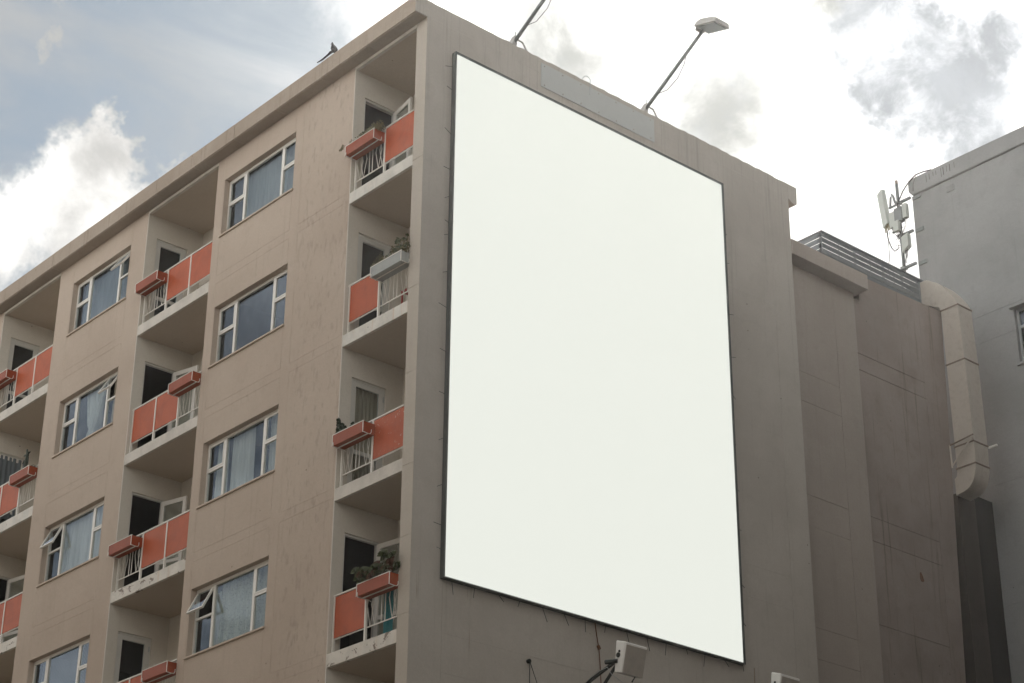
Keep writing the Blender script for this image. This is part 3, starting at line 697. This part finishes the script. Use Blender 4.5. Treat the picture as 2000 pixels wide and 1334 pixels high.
# ------------------------------------------------------------------ rear wings
G3Y = lambda z_: 14.44 + (z_ - 10.2) * (.41 / 8.4)
x2, x3 = -.30, -.40
mb = MB(); rc = [(11.02 - g / 2, 11.02 + g / 2, GZ, 17.6, .01)]
for zz in (15.6, 14.96, 12.98, 12.34, 10.33, 9.72, 7.7, 7.1): rc.append((YE, 11.02, zz - g / 2, zz + g / 2, .01))
mb.wall((x2, 0, 0), (0, 1, 0), (0, 0, 1), (1, 0, 0), YE, 11.69, GZ, 17.97, rc)
mb.face([(x2, 11.69, GZ), (-9, 11.69, GZ), (-9, 11.69, 17.97), (x2, 11.69, 17.97)])
lw = mesh('rear_wing', mb, 'wing', B, recalc=False)
mb = MB(); mb.box(-9, .02, YE + .004, 11.80, 17.97, 18.31); mesh('cornice', mb, 'wing', lw, bevel=.01)
mb = MB()
zs = [GZ, 7.6, 10.2, 10.84, 12.56, 13.07, 16.29, 16.67, 18.42]
ya = 11.69
rc = [(ya, 14.02, zz - .008, zz + .008, .012) for zz in (10.84, 12.56, 13.07, 16.29, 16.67)] + [(14.02 - g / 2, 14.02 + g / 2, GZ, 16.2, .01), (11.78, 12.0, 17.93, 18.08, .25), (ya, 14.9, 18.41, 18.425, .012)]
mb.wall((x3, 0, 0), (0, 1, 0), (0, 0, 1), (1, 0, 0), ya, 14.9, GZ, 18.56, rc)
def lean(v):       # the far edge of this wall leans a little
    if v[1] > 14.03: return (v[0], 14.02 + (v[1] - 14.02) / .88 * (G3Y(v[2]) - 14.02), v[2] + (.09 if v[2] > 18.3 else 0))
    return (v[0], v[1], v[2] + (.09 * (v[1] - ya) / (14.9 - ya) if v[2] > 18.3 else 0))
mb.v = [lean(v) for v in mb.v]
mb.face([(x3, G3Y(GZ), GZ), (-7, G3Y(GZ), GZ), (-7, 14.9, 18.65), (x3, G3Y(18.65), 18.65)])
s3 = mesh('stained_wing', mb, 'stained', B, recalc=False)
mb = MB(); mb.hexa([(-7, 11.7, 18.2), (x3 - .15, 11.7, 18.2), (x3 - .15, 14.85, 18.2), (-7, 14.85, 18.2), (-7, 11.7, 18.4), (x3 - .15, 11.7, 18.4), (x3 - .15, 14.85, 18.4), (-7, 14.85, 18.4)])
mb.hexa([(x3 - .14, 11.81, 18.2), (x3 - .001, 11.81, 18.2), (x3 - .001, 14.8, 18.2), (x3 - .14, 14.8, 18.2), (x3 - .14, 11.81, 18.55), (x3 - .001, 11.81, 18.55), (x3 - .001, 14.8, 18.64), (x3 - .14, 14.8, 18.64)])
mb.box(-9, -.45, YE + .01, 11.68, 17.9, 17.96)
mesh('wing_roof', mb, 'stained', s3)
mb = MB(); mb.box(x3 - .24, x3 - .2, 11.75, 12.03, 17.9, 18.1); mesh('vent_hole', mb, 'shade_brown', s3)
# chipped render low on the stained wing
mb = MB(); cz_, cy_ = 12.13, 13.30
pts = [(cy_ - .05, cz_ + .1), (cy_ - .015, cz_ + .13), (cy_ + .03, cz_ + .05), (cy_ + .065, cz_ - .04), (cy_ + .03, cz_ - .075), (cy_ - .03, cz_ - .07), (cy_ - .055, cz_ - .01)]
mb.extrude(pts, 0, x3 + .002, x3 + .006); mesh('render_chip', mb, 'rust', s3)
mb = MB(); mb.box(-6, -.48, 14.91, 15.49, GZ, 14.42); mesh('rear_stair_wall', mb, 'shade_brown', B)  # wall coloured dark to carry the shade below the duct
mb = MB(); mb.box(-6, -.52, 15.495, 16.18, GZ, 14.55); mesh('gap_shade_fill', mb, 'shade_black', B)  # solid black fill added where the gap is only in shade

# ------------------------------------------------------------------ neighbouring buildings
N1 = thing('neighbour_building', 'tall grey plastered building at the right edge with a plain parapet band and one window', 'building', (5, 16.2, GZ))
HX0, HX1, HY, HZ = -1.85, 16, 16.2, 23.1
mb = MB(); rc = [(.56, 1.75, 17.48, 18.82, .18), (-1.85, 16, 18.95, 18.962, .01), (-1.85, 16, 18.3, 18.312, .01), (-1.0, 16, 14.9, 14.912, .01), (-1.0, 16, 12.2, 12.212, .01)] + [(.56 + 3.2 * i, 1.75 + 3.2 * i, 17.48 - 2.9 * j, 18.82 - 2.9 * j, .18) for i in range(1, 5) for j in (-1, 0, 1, 2, 3)]
mb.wall((0, HY, 0), (1, 0, 0), (0, 0, 1), (0, -1, 0), HX0, HX1, GZ, 22.72, rc)
for f in ([(HX0, HY, GZ), (HX0, HY + 9, GZ), (HX0, HY + 9, 22.72), (HX0, HY, 22.72)], [(HX0, HY + 9, GZ), (HX1, HY + 9, GZ), (HX1, HY + 9, 22.72), (HX0, HY + 9, 22.72)], [(HX1, HY, GZ), (HX1, HY + 9, GZ), (HX1, HY + 9, 22.72), (HX1, HY, 22.72)]): mb.face(f)
mesh('wall', mb, 'neighbour', N1, recalc=False)
mb = MB(); mb.extrude([(HX0 + .05, 22.72), (HX1, 22.72), (HX1, 23.02), (HX0 + .2, 23.18), (HX0 - .05, 23.16), (HX0 - .06, 22.86)], 1, HY - .06, HY + 9); mesh('cornice', mb, 'neighbour', N1, bevel=.03)
mb = MB(); mb.box(-.86, -.64, HY - .02, HY - .001, 22.40, 22.56)
for i in range(4): mb.box(-.84, -.66, HY - .03, HY - .021, 22.42 + i * .036, 22.435 + i * .036)
mesh('air_vent', mb, 'neighbour', N1)
def nwin(x, z_):
    f = MB(); x0, x1, z0, z1 = x, x + 1.19, z_, z_ + 1.34
    for bx in ((x0, x0 + .05, z0, z1), (x1 - .05, x1, z0, z1), (x0 + .05, x1 - .05, z1 - .05, z1), (x0 + .05, x1 - .05, z0, z0 + .05), (x0 + .05, x1 - .05, z1 - .46, z1 - .40), (x0 + .57, x0 + .62, z0 + .05, z1 - .46)): f.box(bx[0], bx[1], HY + .10, HY + .14, bx[2], bx[3])
    wo = mesh('window', f, 'galv', N1); p_ = MB(); p_.box(x0 + .05, x1 - .05, HY + .118, HY + .122, z0 + .05, z1 - .05); mesh('pane', p_, 'glass', wo)
    s_ = MB(); s_.box(x0 - .05, x1 + .05, HY - .06, HY + .1, z0 - .05, z0 - .001); mesh('sill', s_, 'neighbour', wo)
    s_ = MB(); s_.box(x0 - .07, x1 + .07, HY - .09, HY - .001, z1 + .002, z1 + .05); mesh('hood', s_, 'neighbour', wo)
    rm = MB(); rm.box(x0 - .3, x1 + .3, HY + .19, HY + 2, z0 - .3, z1 + .3); rm.f.pop(2); mesh('room', rm, 'room', N1, recalc=False)
nwin(.56, 17.48)
for i in range(1, 5):
    for j in (-1, 0, 1, 2, 3): nwin(.56 + 3.2 * i, 17.48 - 2.9 * j)
# damp streaks below the parapet band, drip marks
mb = MB()
for i in range(9):
    x = -1.35 + i * .10 + random.uniform(-.03, .03); mb.box(x, x + random.uniform(.008, .02), HY - .064, HY - .0615, 23.02 - random.uniform(.03, .22), 23.08)
mesh('drip_stain', mb, 'cable', N1)
# unseen street blocks, added to cut off low sky and darken the lower walls
def block(name, label, x0, x1, y0, y1, z1, faces):
    o = thing(name, label, 'building', ((x0 + x1) / 2, (y0 + y1) / 2, GZ)); mb = MB(); mb.box(x0, x1, y0, y1, GZ, z1); mesh('wall', mb, 'street', o, bevel=.02)
    f = MB(); f.box(x0 - .15, x1 + .15, y0 - .15, y1 + .15, z1 + .001, z1 + .35); mesh('roof', f, 'coping', o)
    for ax, c, a, b_ in faces:
        n_ = int((b_ - a) / 3)
        for i in range(n_):
            for j in range(int((z1 - GZ) / 3) - 1):
                u = a + 1 + i * 3; zz = GZ + 3.9 + j * 3; w_ = MB()
                if ax == 'x': w_.box(c - .02 if c < (x0 + x1) / 2 else c + .002, c - .002 if c < (x0 + x1) / 2 else c + .02, u, u + 1.3, zz, zz + 1.3)
                else: w_.box(u, u + 1.3, c + .002, c + .02, zz, zz + 1.3)
                mesh('window', w_, 'lens', o)
    return o
block('added_building', 'added plain rendered building that darkens the courtyard lane, outside the view', 11.6, 24, 3, 16.1, 19.5, [('x', 11.6, 3, 16)])
block('added_building', 'added rendered building blocking the sky beside the viewer, outside the view', 15.9, 27, -5.5, 2.6, 20, [('x', 15.9, -5, 2)])
block('added_building', 'added rendered building across the street, shades the lower balconies, outside the view', -45, 13, -30, -16, 18, [('y', -16, -45, 13)])

block('added_building', 'tall rendered building added behind the viewer to block low sky, outside the view', 17, 42, -62, -36, 24, [])
# ------------------------------------------------------------------ billboard
by1, by2, bz1, bz2 = .596, 7.298, 9.05, 18.665
BB = thing('billboard', 'huge blank white rectangular billboard in a thin dark frame on the gable wall', 'billboard', (.06, (by1 + by2) / 2, bz1))
mb = MB(); mb.box(.112, .122, by1, by2, bz1, bz2); mesh('panel', mb, 'board_glow', BB)
mb = MB(); e = .02
mb.box(.004, .108, by1 - e, by1 + .06, bz1 - e, bz2 + .075); mb.box(.004, .108, by2 - .06, by2 + .085, bz1 - e, bz2 + .075)
mb.box(.005, .107, by1 + .06, by2 - .06, bz2 - .06, bz2 + .075); mb.box(.005, .107, by1 + .06, by2 - .06, bz1 - e, bz1 + .06); mb.box(.02, .10, by1 + .06, by2 - .06, bz1 + .06, bz2 - .06)
mesh('frame', mb, 'frame_metal', BB, bevel=.006)
random.seed(21)
def rod(y, z_, dy, dz):
    mb = MB(); mb.tube([(.03, y, z_), (.05 + random.uniform(-.01, .03), y + dy, z_ + dz)], .0055, 5); mesh('hook', mb, 'frame_metal', BB)
for z_ in (18.45, 17.95, 17.04, 16.35, 15.84, 15.3, 15.1, 14.4, 13.7, 12.9, 12.15, 11.4, 10.6, 9.9, 9.5):
    rod(by1, z_, -.2 + random.uniform(-.03, .07), random.choice((0, 0, .02, -.09, .08)))
for z_ in (17.7, 17.0, 15.9, 15.0, 14.3, 13.2, 12.4, 11.6, 10.6, 9.9): rod(by2 + .07, z_, .13 + random.uniform(-.04, .06), random.choice((-.05, -.1, -.14, .03)))
for i in range(15): rod(by1 + .2 + i * .47, bz1, random.choice((0, 0, .05, -.06, .09)), -.2 + random.uniform(-.05, .08))
# blank plate above the billboard
PL = thing('sign_plate', 'long blank pale grey metal plate screwed to the wall above the billboard', 'plate', (.01, 4.1, 18.97))
mb = MB(); mb.box(.003, .014, 2.665, 5.585, 18.975, 19.49); mesh('sheet', mb, 'plate', PL, bevel=.003)
for i in range(7):
    for zz in (19.03, 19.44):
        y = 2.75 + i * .455; mb = MB(); mb.tube([(.012, y, zz), (.024, y, zz)], .014, 7); mesh('screw', mb, 'lamp_back', PL)
mb = MB(); mb.tube([(-.08, 3.72, 19.58)] + [(-.04 + .02 * i, 3.74 + .06 * (1 - math.cos(i * .6)), 19.60 + .10 * math.sin(i * .6)) for i in range(6)] + [(.03, 3.87, 19.30)], .008, 5)
mesh('cable_loop', mb, 'galv', at=(0, 3.8, 19.6), label='short pale cable looping over the wall top above the sign plate', cat='cable')

# ------------------------------------------------------------------ lamps above the billboard
def toplamp(y, label):
    T_ = thing('floodlight', label, 'floodlight', (0, y, ZT), 'arm floodlights above the billboard')
    mb = MB(); mb.tube([(-.06, y, ZT + .03), (1.50, y + .07, ZT + 1.13)], [.037, .031], 10); mesh('arm', mb, 'grey_metal', T_, smooth=True)
    mb = MB(); mb.hexa([(-.2, y - .05, ZT), (.0, y - .05, ZT), (.0, y + .05, ZT), (-.2, y + .05, ZT), (-.03, y - .035, ZT + .16), (.05, y - .035, ZT + .16), (.05, y + .035, ZT + .16), (-.03, y + .035, ZT + .16)]); mesh('bracket', mb, 'lamp_grey', T_)
    mb = MB(); mb.tube([(.02, y + .02, ZT + .12), (.03, y + .16, ZT + .10), (-.02, y + .32, ZT - .01)], .018, 7); mesh('brace', mb, 'lamp_grey', T_)
    mb = MB(); mb.tube([(.04, y - .02, ZT + .15), (.04, y - .02, ZT + .24)], .009, 6); mesh('bolt', mb, 'galv', T_)
    mb = MB(); mb.tube([(.3, y + .01, ZT + .26), (.5, y + .08, ZT + .28), (.75, y + .12, ZT + .45), (.95, y + .10, ZT + .66), (1.05, y + .06, ZT + .80)], .007, 5); mesh('wire', mb, 'cable', T_)
    M = Matrix.Translation((1.49, y + .09, ZT + 1.20)) @ Matrix.Rotation(R(17), 4, 'Y') @ Matrix.Scale(1.2, 4)
    def P(*q): return M @ Vector(q)
    mb = MB(); mb.hexa([P(-.05, -.17, -.03), P(.43, -.17, -.03), P(.43, .17, -.03), P(-.05, .17, -.03), P(-.03, -.15, .05), P(.41, -.15, .05), P(.41, .15, .05), P(-.03, .15, .05)])
    mb.hexa([P(-.03, -.15, .0501), P(.41, -.15, .0501), P(.41, .15, .0501), P(-.03, .15, .0501), P(.0, -.10, .12), P(.30, -.11, .10), P(.30, .11, .10), P(.0, .10, .12)])
    mesh('housing', mb, 'lamp_grey', T_, bevel=.012)
    mb = MB(); mb.hexa([P(.0, -.13, -.038), P(.39, -.13, -.038), P(.39, .13, -.038), P(.0, .13, -.038), P(.0, -.13, -.031), P(.39, -.13, -.031), P(.39, .13, -.031), P(.0, .13, -.031)]); mesh('lens', mb, 'lens', T_)
    mb = MB(); mb.hexa([P(-.10, -.08, -.06), P(-.051, -.11, -.02), P(-.051, .11, -.02), P(-.10, .08, -.06), P(-.09, -.07, .03), P(-.051, -.10, .04), P(-.051, .10, .04), P(-.09, .07, .03)]); mesh('hinge', mb, 'lamp_grey', T_, bevel=.008)
toplamp(2.03, 'floodlight arm nearer the balcony corner, its head out of view above')
toplamp(5.39, 'grey floodlight on a slanted arm with its whole head visible against the white sky')
def botlamp(y, label, dz=0.):
    T_ = thing('floodlight', label, 'floodlight', (0, y, 7.4), 'box floodlights below the billboard')
    X0, Z0 = 1.52, 7.93 + dz; q = .31 + dz
    M = Matrix.Translation((X0, y, Z0)) @ Matrix.Rotation(R(14), 4, 'Y')
    P = lambda *q: M @ Vector(q)
    mb = MB(); mb.hexa([P(-.06, -.235, -.24), P(.10, -.235, -.24), P(.10, .235, -.24), P(-.06, .235, -.24), P(-.13, -.235, .26), P(.10, -.235, .24), P(.10, .235, .24), P(-.13, .235, .26)])
    mesh('housing', mb, 'lamp_white', T_, bevel=.018)
    mb = MB(); mb.hexa([P(.101, -.215, -.235), P(.112, -.215, -.235), P(.112, .215, -.235), P(.101, .215, -.235), P(.101, -.215, .20), P(.112, -.215, .20), P(.112, .215, .20), P(.101, .215, .20)]); mesh('back_cover', mb, 'lamp_back', T_, bevel=.004)
    mb = MB(); mb.hexa([P(-.09, -.2, -.23), P(-.072, -.2, -.23), P(-.072, .2, -.23), P(-.09, .2, -.23), P(-.15, -.2, .22), P(-.135, -.2, .22), P(-.135, .2, .22), P(-.15, .2, .22)]); mesh('glass_front', mb, 'lamp_glass', T_)
    mb = MB(); mb.tube([P(-.02, -.236, .03), P(-.02, -.25, .03)], .04, 12); mb.tube([P(-.01, -.236, .09), P(-.01, -.246, .09)], .02, 10); mesh('cable_gland', mb, 'black_metal', T_)
    mb = MB(); mb.tube([P(-.22, -.30, -.10), P(-.02, -.235, -.06)], .036, 10); mesh('knuckle', mb, 'black_metal', T_)
    mb = MB(); mb.tube([(0, y - .1, 7.05 + q), (.8, y - .16, 7.42 + q), (1.42, y - .21, 7.58 + q)], .030, 10); mesh('arm', mb, 'black_metal', T_, smooth=True)
    mb = MB(); mb.tube([(.0, y - .1, 6.5 + q), (.75, y - .13, 6.95 + q), (1.15, y - .17, 7.32 + q), (1.45, y - .20, 7.55 + q)], .026, 10); mesh('brace', mb, 'black_metal', T_, smooth=True)
    mb = MB(); mb.tube([(.45, y - .16, 7.2 + q), (.7, y - .2, 7.38 + q), (.95, y - .2, 7.50 + q), (1.25, y - .23, 7.52 + q), (1.35, y - .23, 7.38 + q), (1.6, y - .1, 7.15 + q)], .005, 5); mesh('wire', mb, 'galv', T_)
    mb = MB(); mb.tube([P(.06, .1, -.24), P(.05, .06, -.33)], .012, 6); mesh('lug', mb, 'black_metal', T_)
    return T_
botlamp(3.16, 'white box floodlight on two dark arms overlapping the lower edge of the billboard')
botlamp(6.72, 'white box floodlight cut by the bottom edge of the view, right of the billboard corner', .21)
# wall cable and anchor below the board
mb = MB(); mb.tube([(.02, 3.845, 9.05), (.02, 3.90, 8.75), (.03, 3.92, 8.63), (.02, 3.95, 8.4), (.02, 3.97, 8.0), (.02, 3.98, 5.)], .009, 5); mb.tube([(.02, 3.915, 8.66), (.04, 3.925, 8.60)], .028, 8)
mesh('wall_cable', mb, 'rust', at=(0, 3.9, 8.6), label='thin rusty cable running down the wall below the billboard', cat='cable')
mb = MB(); mb.tube([(0, 2.40, 8.09), (.05, 2.40, 8.09)], .035, 9); mb.tube([(.045, 2.40, 8.09), (.3, 2.55, 7.2)], .006, 5); mb.tube([(.045, 2.40, 8.09), (.05, 2.39, 7.2)], .006, 5)
mesh('stay_anchor', mb, 'black_metal', at=(0, 2.4, 8.09), label='small dark wall anchor with two thin stay wires below the billboard', cat='anchor')

# ------------------------------------------------------------------ louvred roof fence
FN = thing('roof_fence', 'grey metal louvred fence on the lower rear roof', 'fence', (-.8, 13, 18.5))
mb = MB(); nb = 8
for i in range(nb):
    z1 = 19.555 - i * .132; z0 = z1 - .118
    mb.box(-.81, -.802, 11.41, 14.80, z0, z1)
    mb.box(-3.0, -.811, 11.41, 11.418, z0, z1)
mesh('slats', mb, 'louvre', FN)
for y in (11.43, 12.55, 13.5, 14.15, 14.78):
    mb = MB(); mb.box(-.875, -.832, y - .02, y + .02, 18.4, 19.56); mesh('post', mb, 'grey_metal', FN)
for y in (12.0, 13.05, 13.85):
    mb = MB(); mb.box(-.85, -.831, y - .008, y + .008, 18.4, 19.54); mesh('post', mb, 'grey_metal', FN)
for x in (-1.6, -2.4):
    mb = MB(); mb.box(x, x + .02, 11.441, 11.47, 18.4, 19.54); mesh('post', mb, 'grey_metal', FN)
mb = MB(); mb.box(-.85, -.78, 11.39, 14.82, 19.557, 19.575); mb.box(-3.0, -.851, 11.39, 11.46, 19.557, 19.575); mesh('top_rail', mb, 'grey_metal', FN)
mb = MB(); mb.box(-.98, -.88, 11.47, 14.79, 18.1, 19.13); mb.box(-3.0, -.99, 11.47, 11.55, 18.1, 19.13); mesh('kerb_plate', mb, 'louvre', FN)

# ------------------------------------------------------------------ duct
DU = thing('ventilation_duct', 'square beige sheet metal duct bending over the roof edge between two buildings', 'duct', (-.05, 14.95, 14.3))
outer = [(-.78, 19.47), (-.60, 19.46), (-.44, 19.36), (-.27, 19.235), (-.06, 18.98), (.09, 18.74), (.155, 18.57), (.185, 17.26), (.20, 15.35), (.185, 14.85), (.155, 14.66), (.075, 14.47), (-.09, 14.33), (-.37, 14.275)]
inner = [(-.78, 18.83), (-.60, 18.82), (-.45, 18.74), (-.36, 18.70), (-.32, 18.64), (-.30, 18.60), (-.293, 18.57), (-.29, 17.25), (-.285, 15.35), (-.285, 14.86), (-.29, 14.80), (-.30, 14.74), (-.32, 14.68), (-.37, 14.64)]
def smooth_path(p, m=4):
    q = []
    for i in range(len(p) - 1):
        a = p[max(i - 1, 0)]; b_ = p[i]; c = p[i + 1]; d = p[min(i + 2, len(p) - 1)]
        for j in range(m):
            u = j / m; q.append(tuple(.5 * (2 * b_[k] + (c[k] - a[k]) * u + (2 * a[k] - 5 * b_[k] + 4 * c[k] - d[k]) * u * u + (3 * b_[k] - a[k] - 3 * c[k] + d[k]) * u ** 3) for k in (0, 1)))
    return q + [p[-1]]
outer = smooth_path(outer[:7]) + smooth_path(outer[7:9])[:1] + smooth_path(outer[8:]); inner = smooth_path(inner[:7]) + smooth_path(inner[7:9])[:1] + smooth_path(inner[8:])
mb = MB(); ya_, yb_ = 14.70, 15.18; n = len(outer)
V = []
for (o_, i_) in zip(outer, inner): V += [(o_[0], ya_, o_[1]), (o_[0], yb_, o_[1]), (i_[0], yb_, i_[1]), (i_[0], ya_, i_[1])]
mb.v = V
for k in range(n - 1):
    for j in range(4): a = k * 4 + j; b_ = k * 4 + (j + 1) % 4; mb.f.append((a, b_, b_ + 4, a + 4))
mb.f.append((0, 1, 2, 3)); mb.f.append(tuple((n - 1) * 4 + j for j in (3, 2, 1, 0)))
mesh('duct_body', mb, 'duct_paint', DU, bevel=.008)
for zz, xo in ((18.575, .155), (17.26, .185), (15.34, .20), (14.85, .185)):
    mb = MB(); q = .016; xi = -.29
    mb.box(xi - q, xo + q, ya_ - q, ya_ - .001, zz - .015, zz + .015); mb.box(xo + .001, xo + q, ya_, yb_ + q, zz - .015, zz + .015); mb.box(xi - q, xi - .001, ya_, yb_, zz - .015, zz + .015)
    mesh('strap', mb, 'duct_strap', DU)
mb = MB(); mb.box(-1.15, -.785, 14.68, 15.20, 18.68, 19.50); mesh('plenum', mb, 'grey_metal', DU, bevel=.01)
BK = thing('duct_bracket', 'triangular steel bracket bolted beside the lower end of the duct', 'bracket', (-.35, 14.62, 15.1))
for nm_, a, b_ in (('top_bar', (-.34, 14.6, 15.37), (.27, 14.6, 15.44)), ('upright', (-.34, 14.6, 15.38), (-.33, 14.6, 14.86)), ('diagonal', (.25, 14.6, 15.41), (-.32, 14.6, 14.90))):
    mb = MB(); mb.tube([a, b_], .02, 4); mesh(nm_, mb, 'duct_paint' if nm_ != 'top_bar' else 'duct_strap', BK)
mb = MB(); mb.box(.20, .42, 15.19, 15.23, 15.30, 15.34); mesh('stub', mb, 'lamp_white', BK)

# ------------------------------------------------------------------ antenna mast beside the grey building
AM = thing('antenna_mast', 'mobile phone antenna pole with panel antenna and radio boxes on the grey building corner', 'antenna', (-2.2, 16.1, 20.7))
px, py = -2.19, 16.1
mb = MB(); mb.tube([(px, py, 20.72), (px, py, 23.18)], .042, 10); mesh('pole', mb, 'antenna_dark', AM, smooth=True)
mb = MB(); mb.tube([(px, py, 22.95), (px, py, 23.28)], .036, 10); mesh('pole_cap', mb, 'duct_strap', AM)
for zz in (22.66, 21.77, 20.90):
    mb = MB(); mb.box(px - .06, HX0 + .02, py - .03, py + .03, zz - .028, zz + .028); mb.box(HX0 + .02, HX0 + .26, HY - .03, HY - .004, zz - .045, zz + .045); mb.box(px - .07, px + .07, py - .06, py + .06, zz - .035, zz + .035)
    mb.tube([(px - .16, py - .02, zz - .05), (px + .1, py - .02, zz - .05)], .008, 5)
    mesh('bracket', mb, 'antenna_dark', AM)
M = Matrix.Translation((-2.56, 16.02, 22.62)) @ Matrix.Rotation(R(-3), 4, 'X') @ Matrix.Rotation(R(-8), 4, 'Y') @ Matrix.Rotation(R(-25), 4, 'Z')
mb = MB(); mb.xbox(M, -.12, .12, -.06, .06, -.50, .52); pa = mesh('panel_antenna', mb, 'antenna', AM, bevel=.02)
mb = MB()
for i in range(6): q = M @ Vector((-.085 + .034 * i, -.02 + .012 * (i % 2), -.5)); mb.tube([q, q + Vector((.01 + .004 * i, 0, -.14 - .02 * (i % 3)))], .012, 6)
mesh('connector', mb, 'leaf_dry', pa)
mb = MB(); mb.box(-2.47, -2.24, py - .02, py + .02, 22.62, 22.66); mb.box(-2.43, -2.22, py - .02, py + .02, 21.93, 21.97); mb.tube([(-2.44, py, 22.62), (-2.40, py, 22.90), (-2.36, py, 22.98), (-2.32, py, 22.90), (-2.28, py, 22.72)], .03, 7)
mesh('tilt_arm', mb, 'antenna_dark', AM)
for (x, y, zz, a, b_, c) in ((-2.30, 16.02, 22.24, .10, .07, .24), (-2.10, 15.98, 22.28, .11, .07, .22), (-1.93, 16.0, 22.33, .06, .06, .22), (-2.16, 15.92, 21.97, .08, .05, .16)):
    mb = MB(); mb.box(x - a / 1, x + a / 1, y - b_, y + b_, zz - c / 1, zz + c * .7); mesh('radio_unit', mb, 'antenna' if a < .09 or x < -2.2 else 'antenna_dark', AM, bevel=.01)
mb = MB(); mb.hexa([(-2.12, 15.98, 21.25), (-1.93, 15.98, 21.38), (-1.93, 16.12, 21.38), (-2.12, 16.12, 21.25), (-2.12, 15.98, 21.66), (-1.93, 15.98, 21.71), (-1.93, 16.12, 21.71), (-2.12, 16.12, 21.66)]); mesh('radio_unit', mb, 'antenna', AM, bevel=.01)
mb = MB()
mb.tube([(-2.52, 16, 22.0), (-2.50, 16, 21.75), (-2.42, 16, 21.5), (-2.34, 16, 21.38), (-2.24, 16, 21.40), (-2.21, 16.0, 21.5)], .014, 6)
mb.tube([(-2.50, 16, 22.0), (-2.50, 16, 21.6), (-2.51, 16, 21.3), (-2.50, 15.9, 20.9), (-2.45, 15.9, 20.6)], .009, 5)
mb.tube([(-2.46, 16, 22.0), (-2.44, 16, 21.85), (-2.5, 16, 21.7)], .008, 5)
mb.tube([(-2.25 + .07 * math.cos(a), 16.0, 21.46 + .05 * math.sin(a)) for a in [i * .5 for i in range(13)]], .006, 5)
random.seed(5)
for i in range(12):
    x = -2.32 + .035 * i; mb.tube([(x, 15.95, 22.02), (x + random.uniform(-.04, .04), 15.93, 21.9), (px + random.uniform(-.02, .1), 16.0, 21.8 - random.uniform(0, .3))], .0055, 4)
mb.tube([(-2.02, 16.0, 21.28), (-2.03, 16, 21.1), (-2.1, 16.02, 20.95), (-2.16, 16.05, 20.9)], .014, 6); mb.tube([(-1.98, 16.0, 21.30), (-1.99, 16, 21.12), (-2.06, 16.02, 20.95)], .010, 6)
for i in range(3): mb.tube([(-2.1 + .06 * i, 16, 21.7), (-1.98 + .03 * i, 16, 21.95), (-1.94 + .02 * i, 16.02, 22.15)], .005, 4)
mb.tube([(px + .03, 16.0, 22.35), (px + .05, 16.0, 22.6), (-2.08, 16.05, 22.75), (-2.02, 16.08, 22.9), (-1.92, 16.1, 23.02), (-1.80, 16.12, 23.13), (-1.62, 16.12, 23.21), (-1.4, 16.13, 23.20), (-1.2, 16.16, 23.17)], .017, 6)
mb.tube([(-1.62, 16.11, 23.19), (-1.72, 16.11, 22.98), (-1.74, 16.11, 22.8)], .008, 5)
mesh('cable', mb, 'cable', AM, smooth=True)

# ------------------------------------------------------------------ bird on the parapet
mb = MB(); bz = ZT + .06; bx = -2.47; yb = -.235
mb.tube([(bx + .05, yb, bz - .02), (bx + .03, yb, bz + .03), (bx - .01, yb, bz + .10), (bx - .03, yb, bz + .155), (bx - .045, yb, bz + .195), (bx - .055, yb, bz + .23), (bx - .06, yb, bz + .25)], [.03, .062, .056, .036, .022, .021, .008], 10)
mb.tube([(bx - .058, yb, bz + .225), (bx - .10, yb - .01, bz + .215)], [.01, .002], 6)
mb.tube([(bx + .02, yb, bz + .02), (bx - .09, yb, bz + .045), (bx - .15, yb - .01, bz + .02), (bx - .30, yb - .03, bz - .02), (bx - .44, yb - .05, bz - .03)], [.04, .034, .024, .022, .012], 8, .55)
BD = mesh('bird', mb, 'bird', at=(bx, yb, ZT), label='dark bird with a long tail perched on the parapet edge', cat='bird', smooth=True)

# ------------------------------------------------------------------ air: thin volume added over the street to imitate lens glare
hm = bpy.data.materials.new('glare_haze'); hm.use_nodes = True
t = NT(hm.node_tree); v = t.n('ShaderNodeVolumePrincipled')
v.inputs['Color'].default_value = (1, .985, .96, 1); v.inputs['Density'].default_value = .00028; v.inputs['Anisotropy'].default_value = .74
t.put(t.n('ShaderNodeOutputMaterial').inputs['Volume'], v.outputs[0]); MAT['glare_haze'] = hm
mb = MB(); mb.box(-310, 310, -310, 310, GZ - 1, 24.5)
mesh('glare_haze', mb, 'glare_haze', kind='stuff')
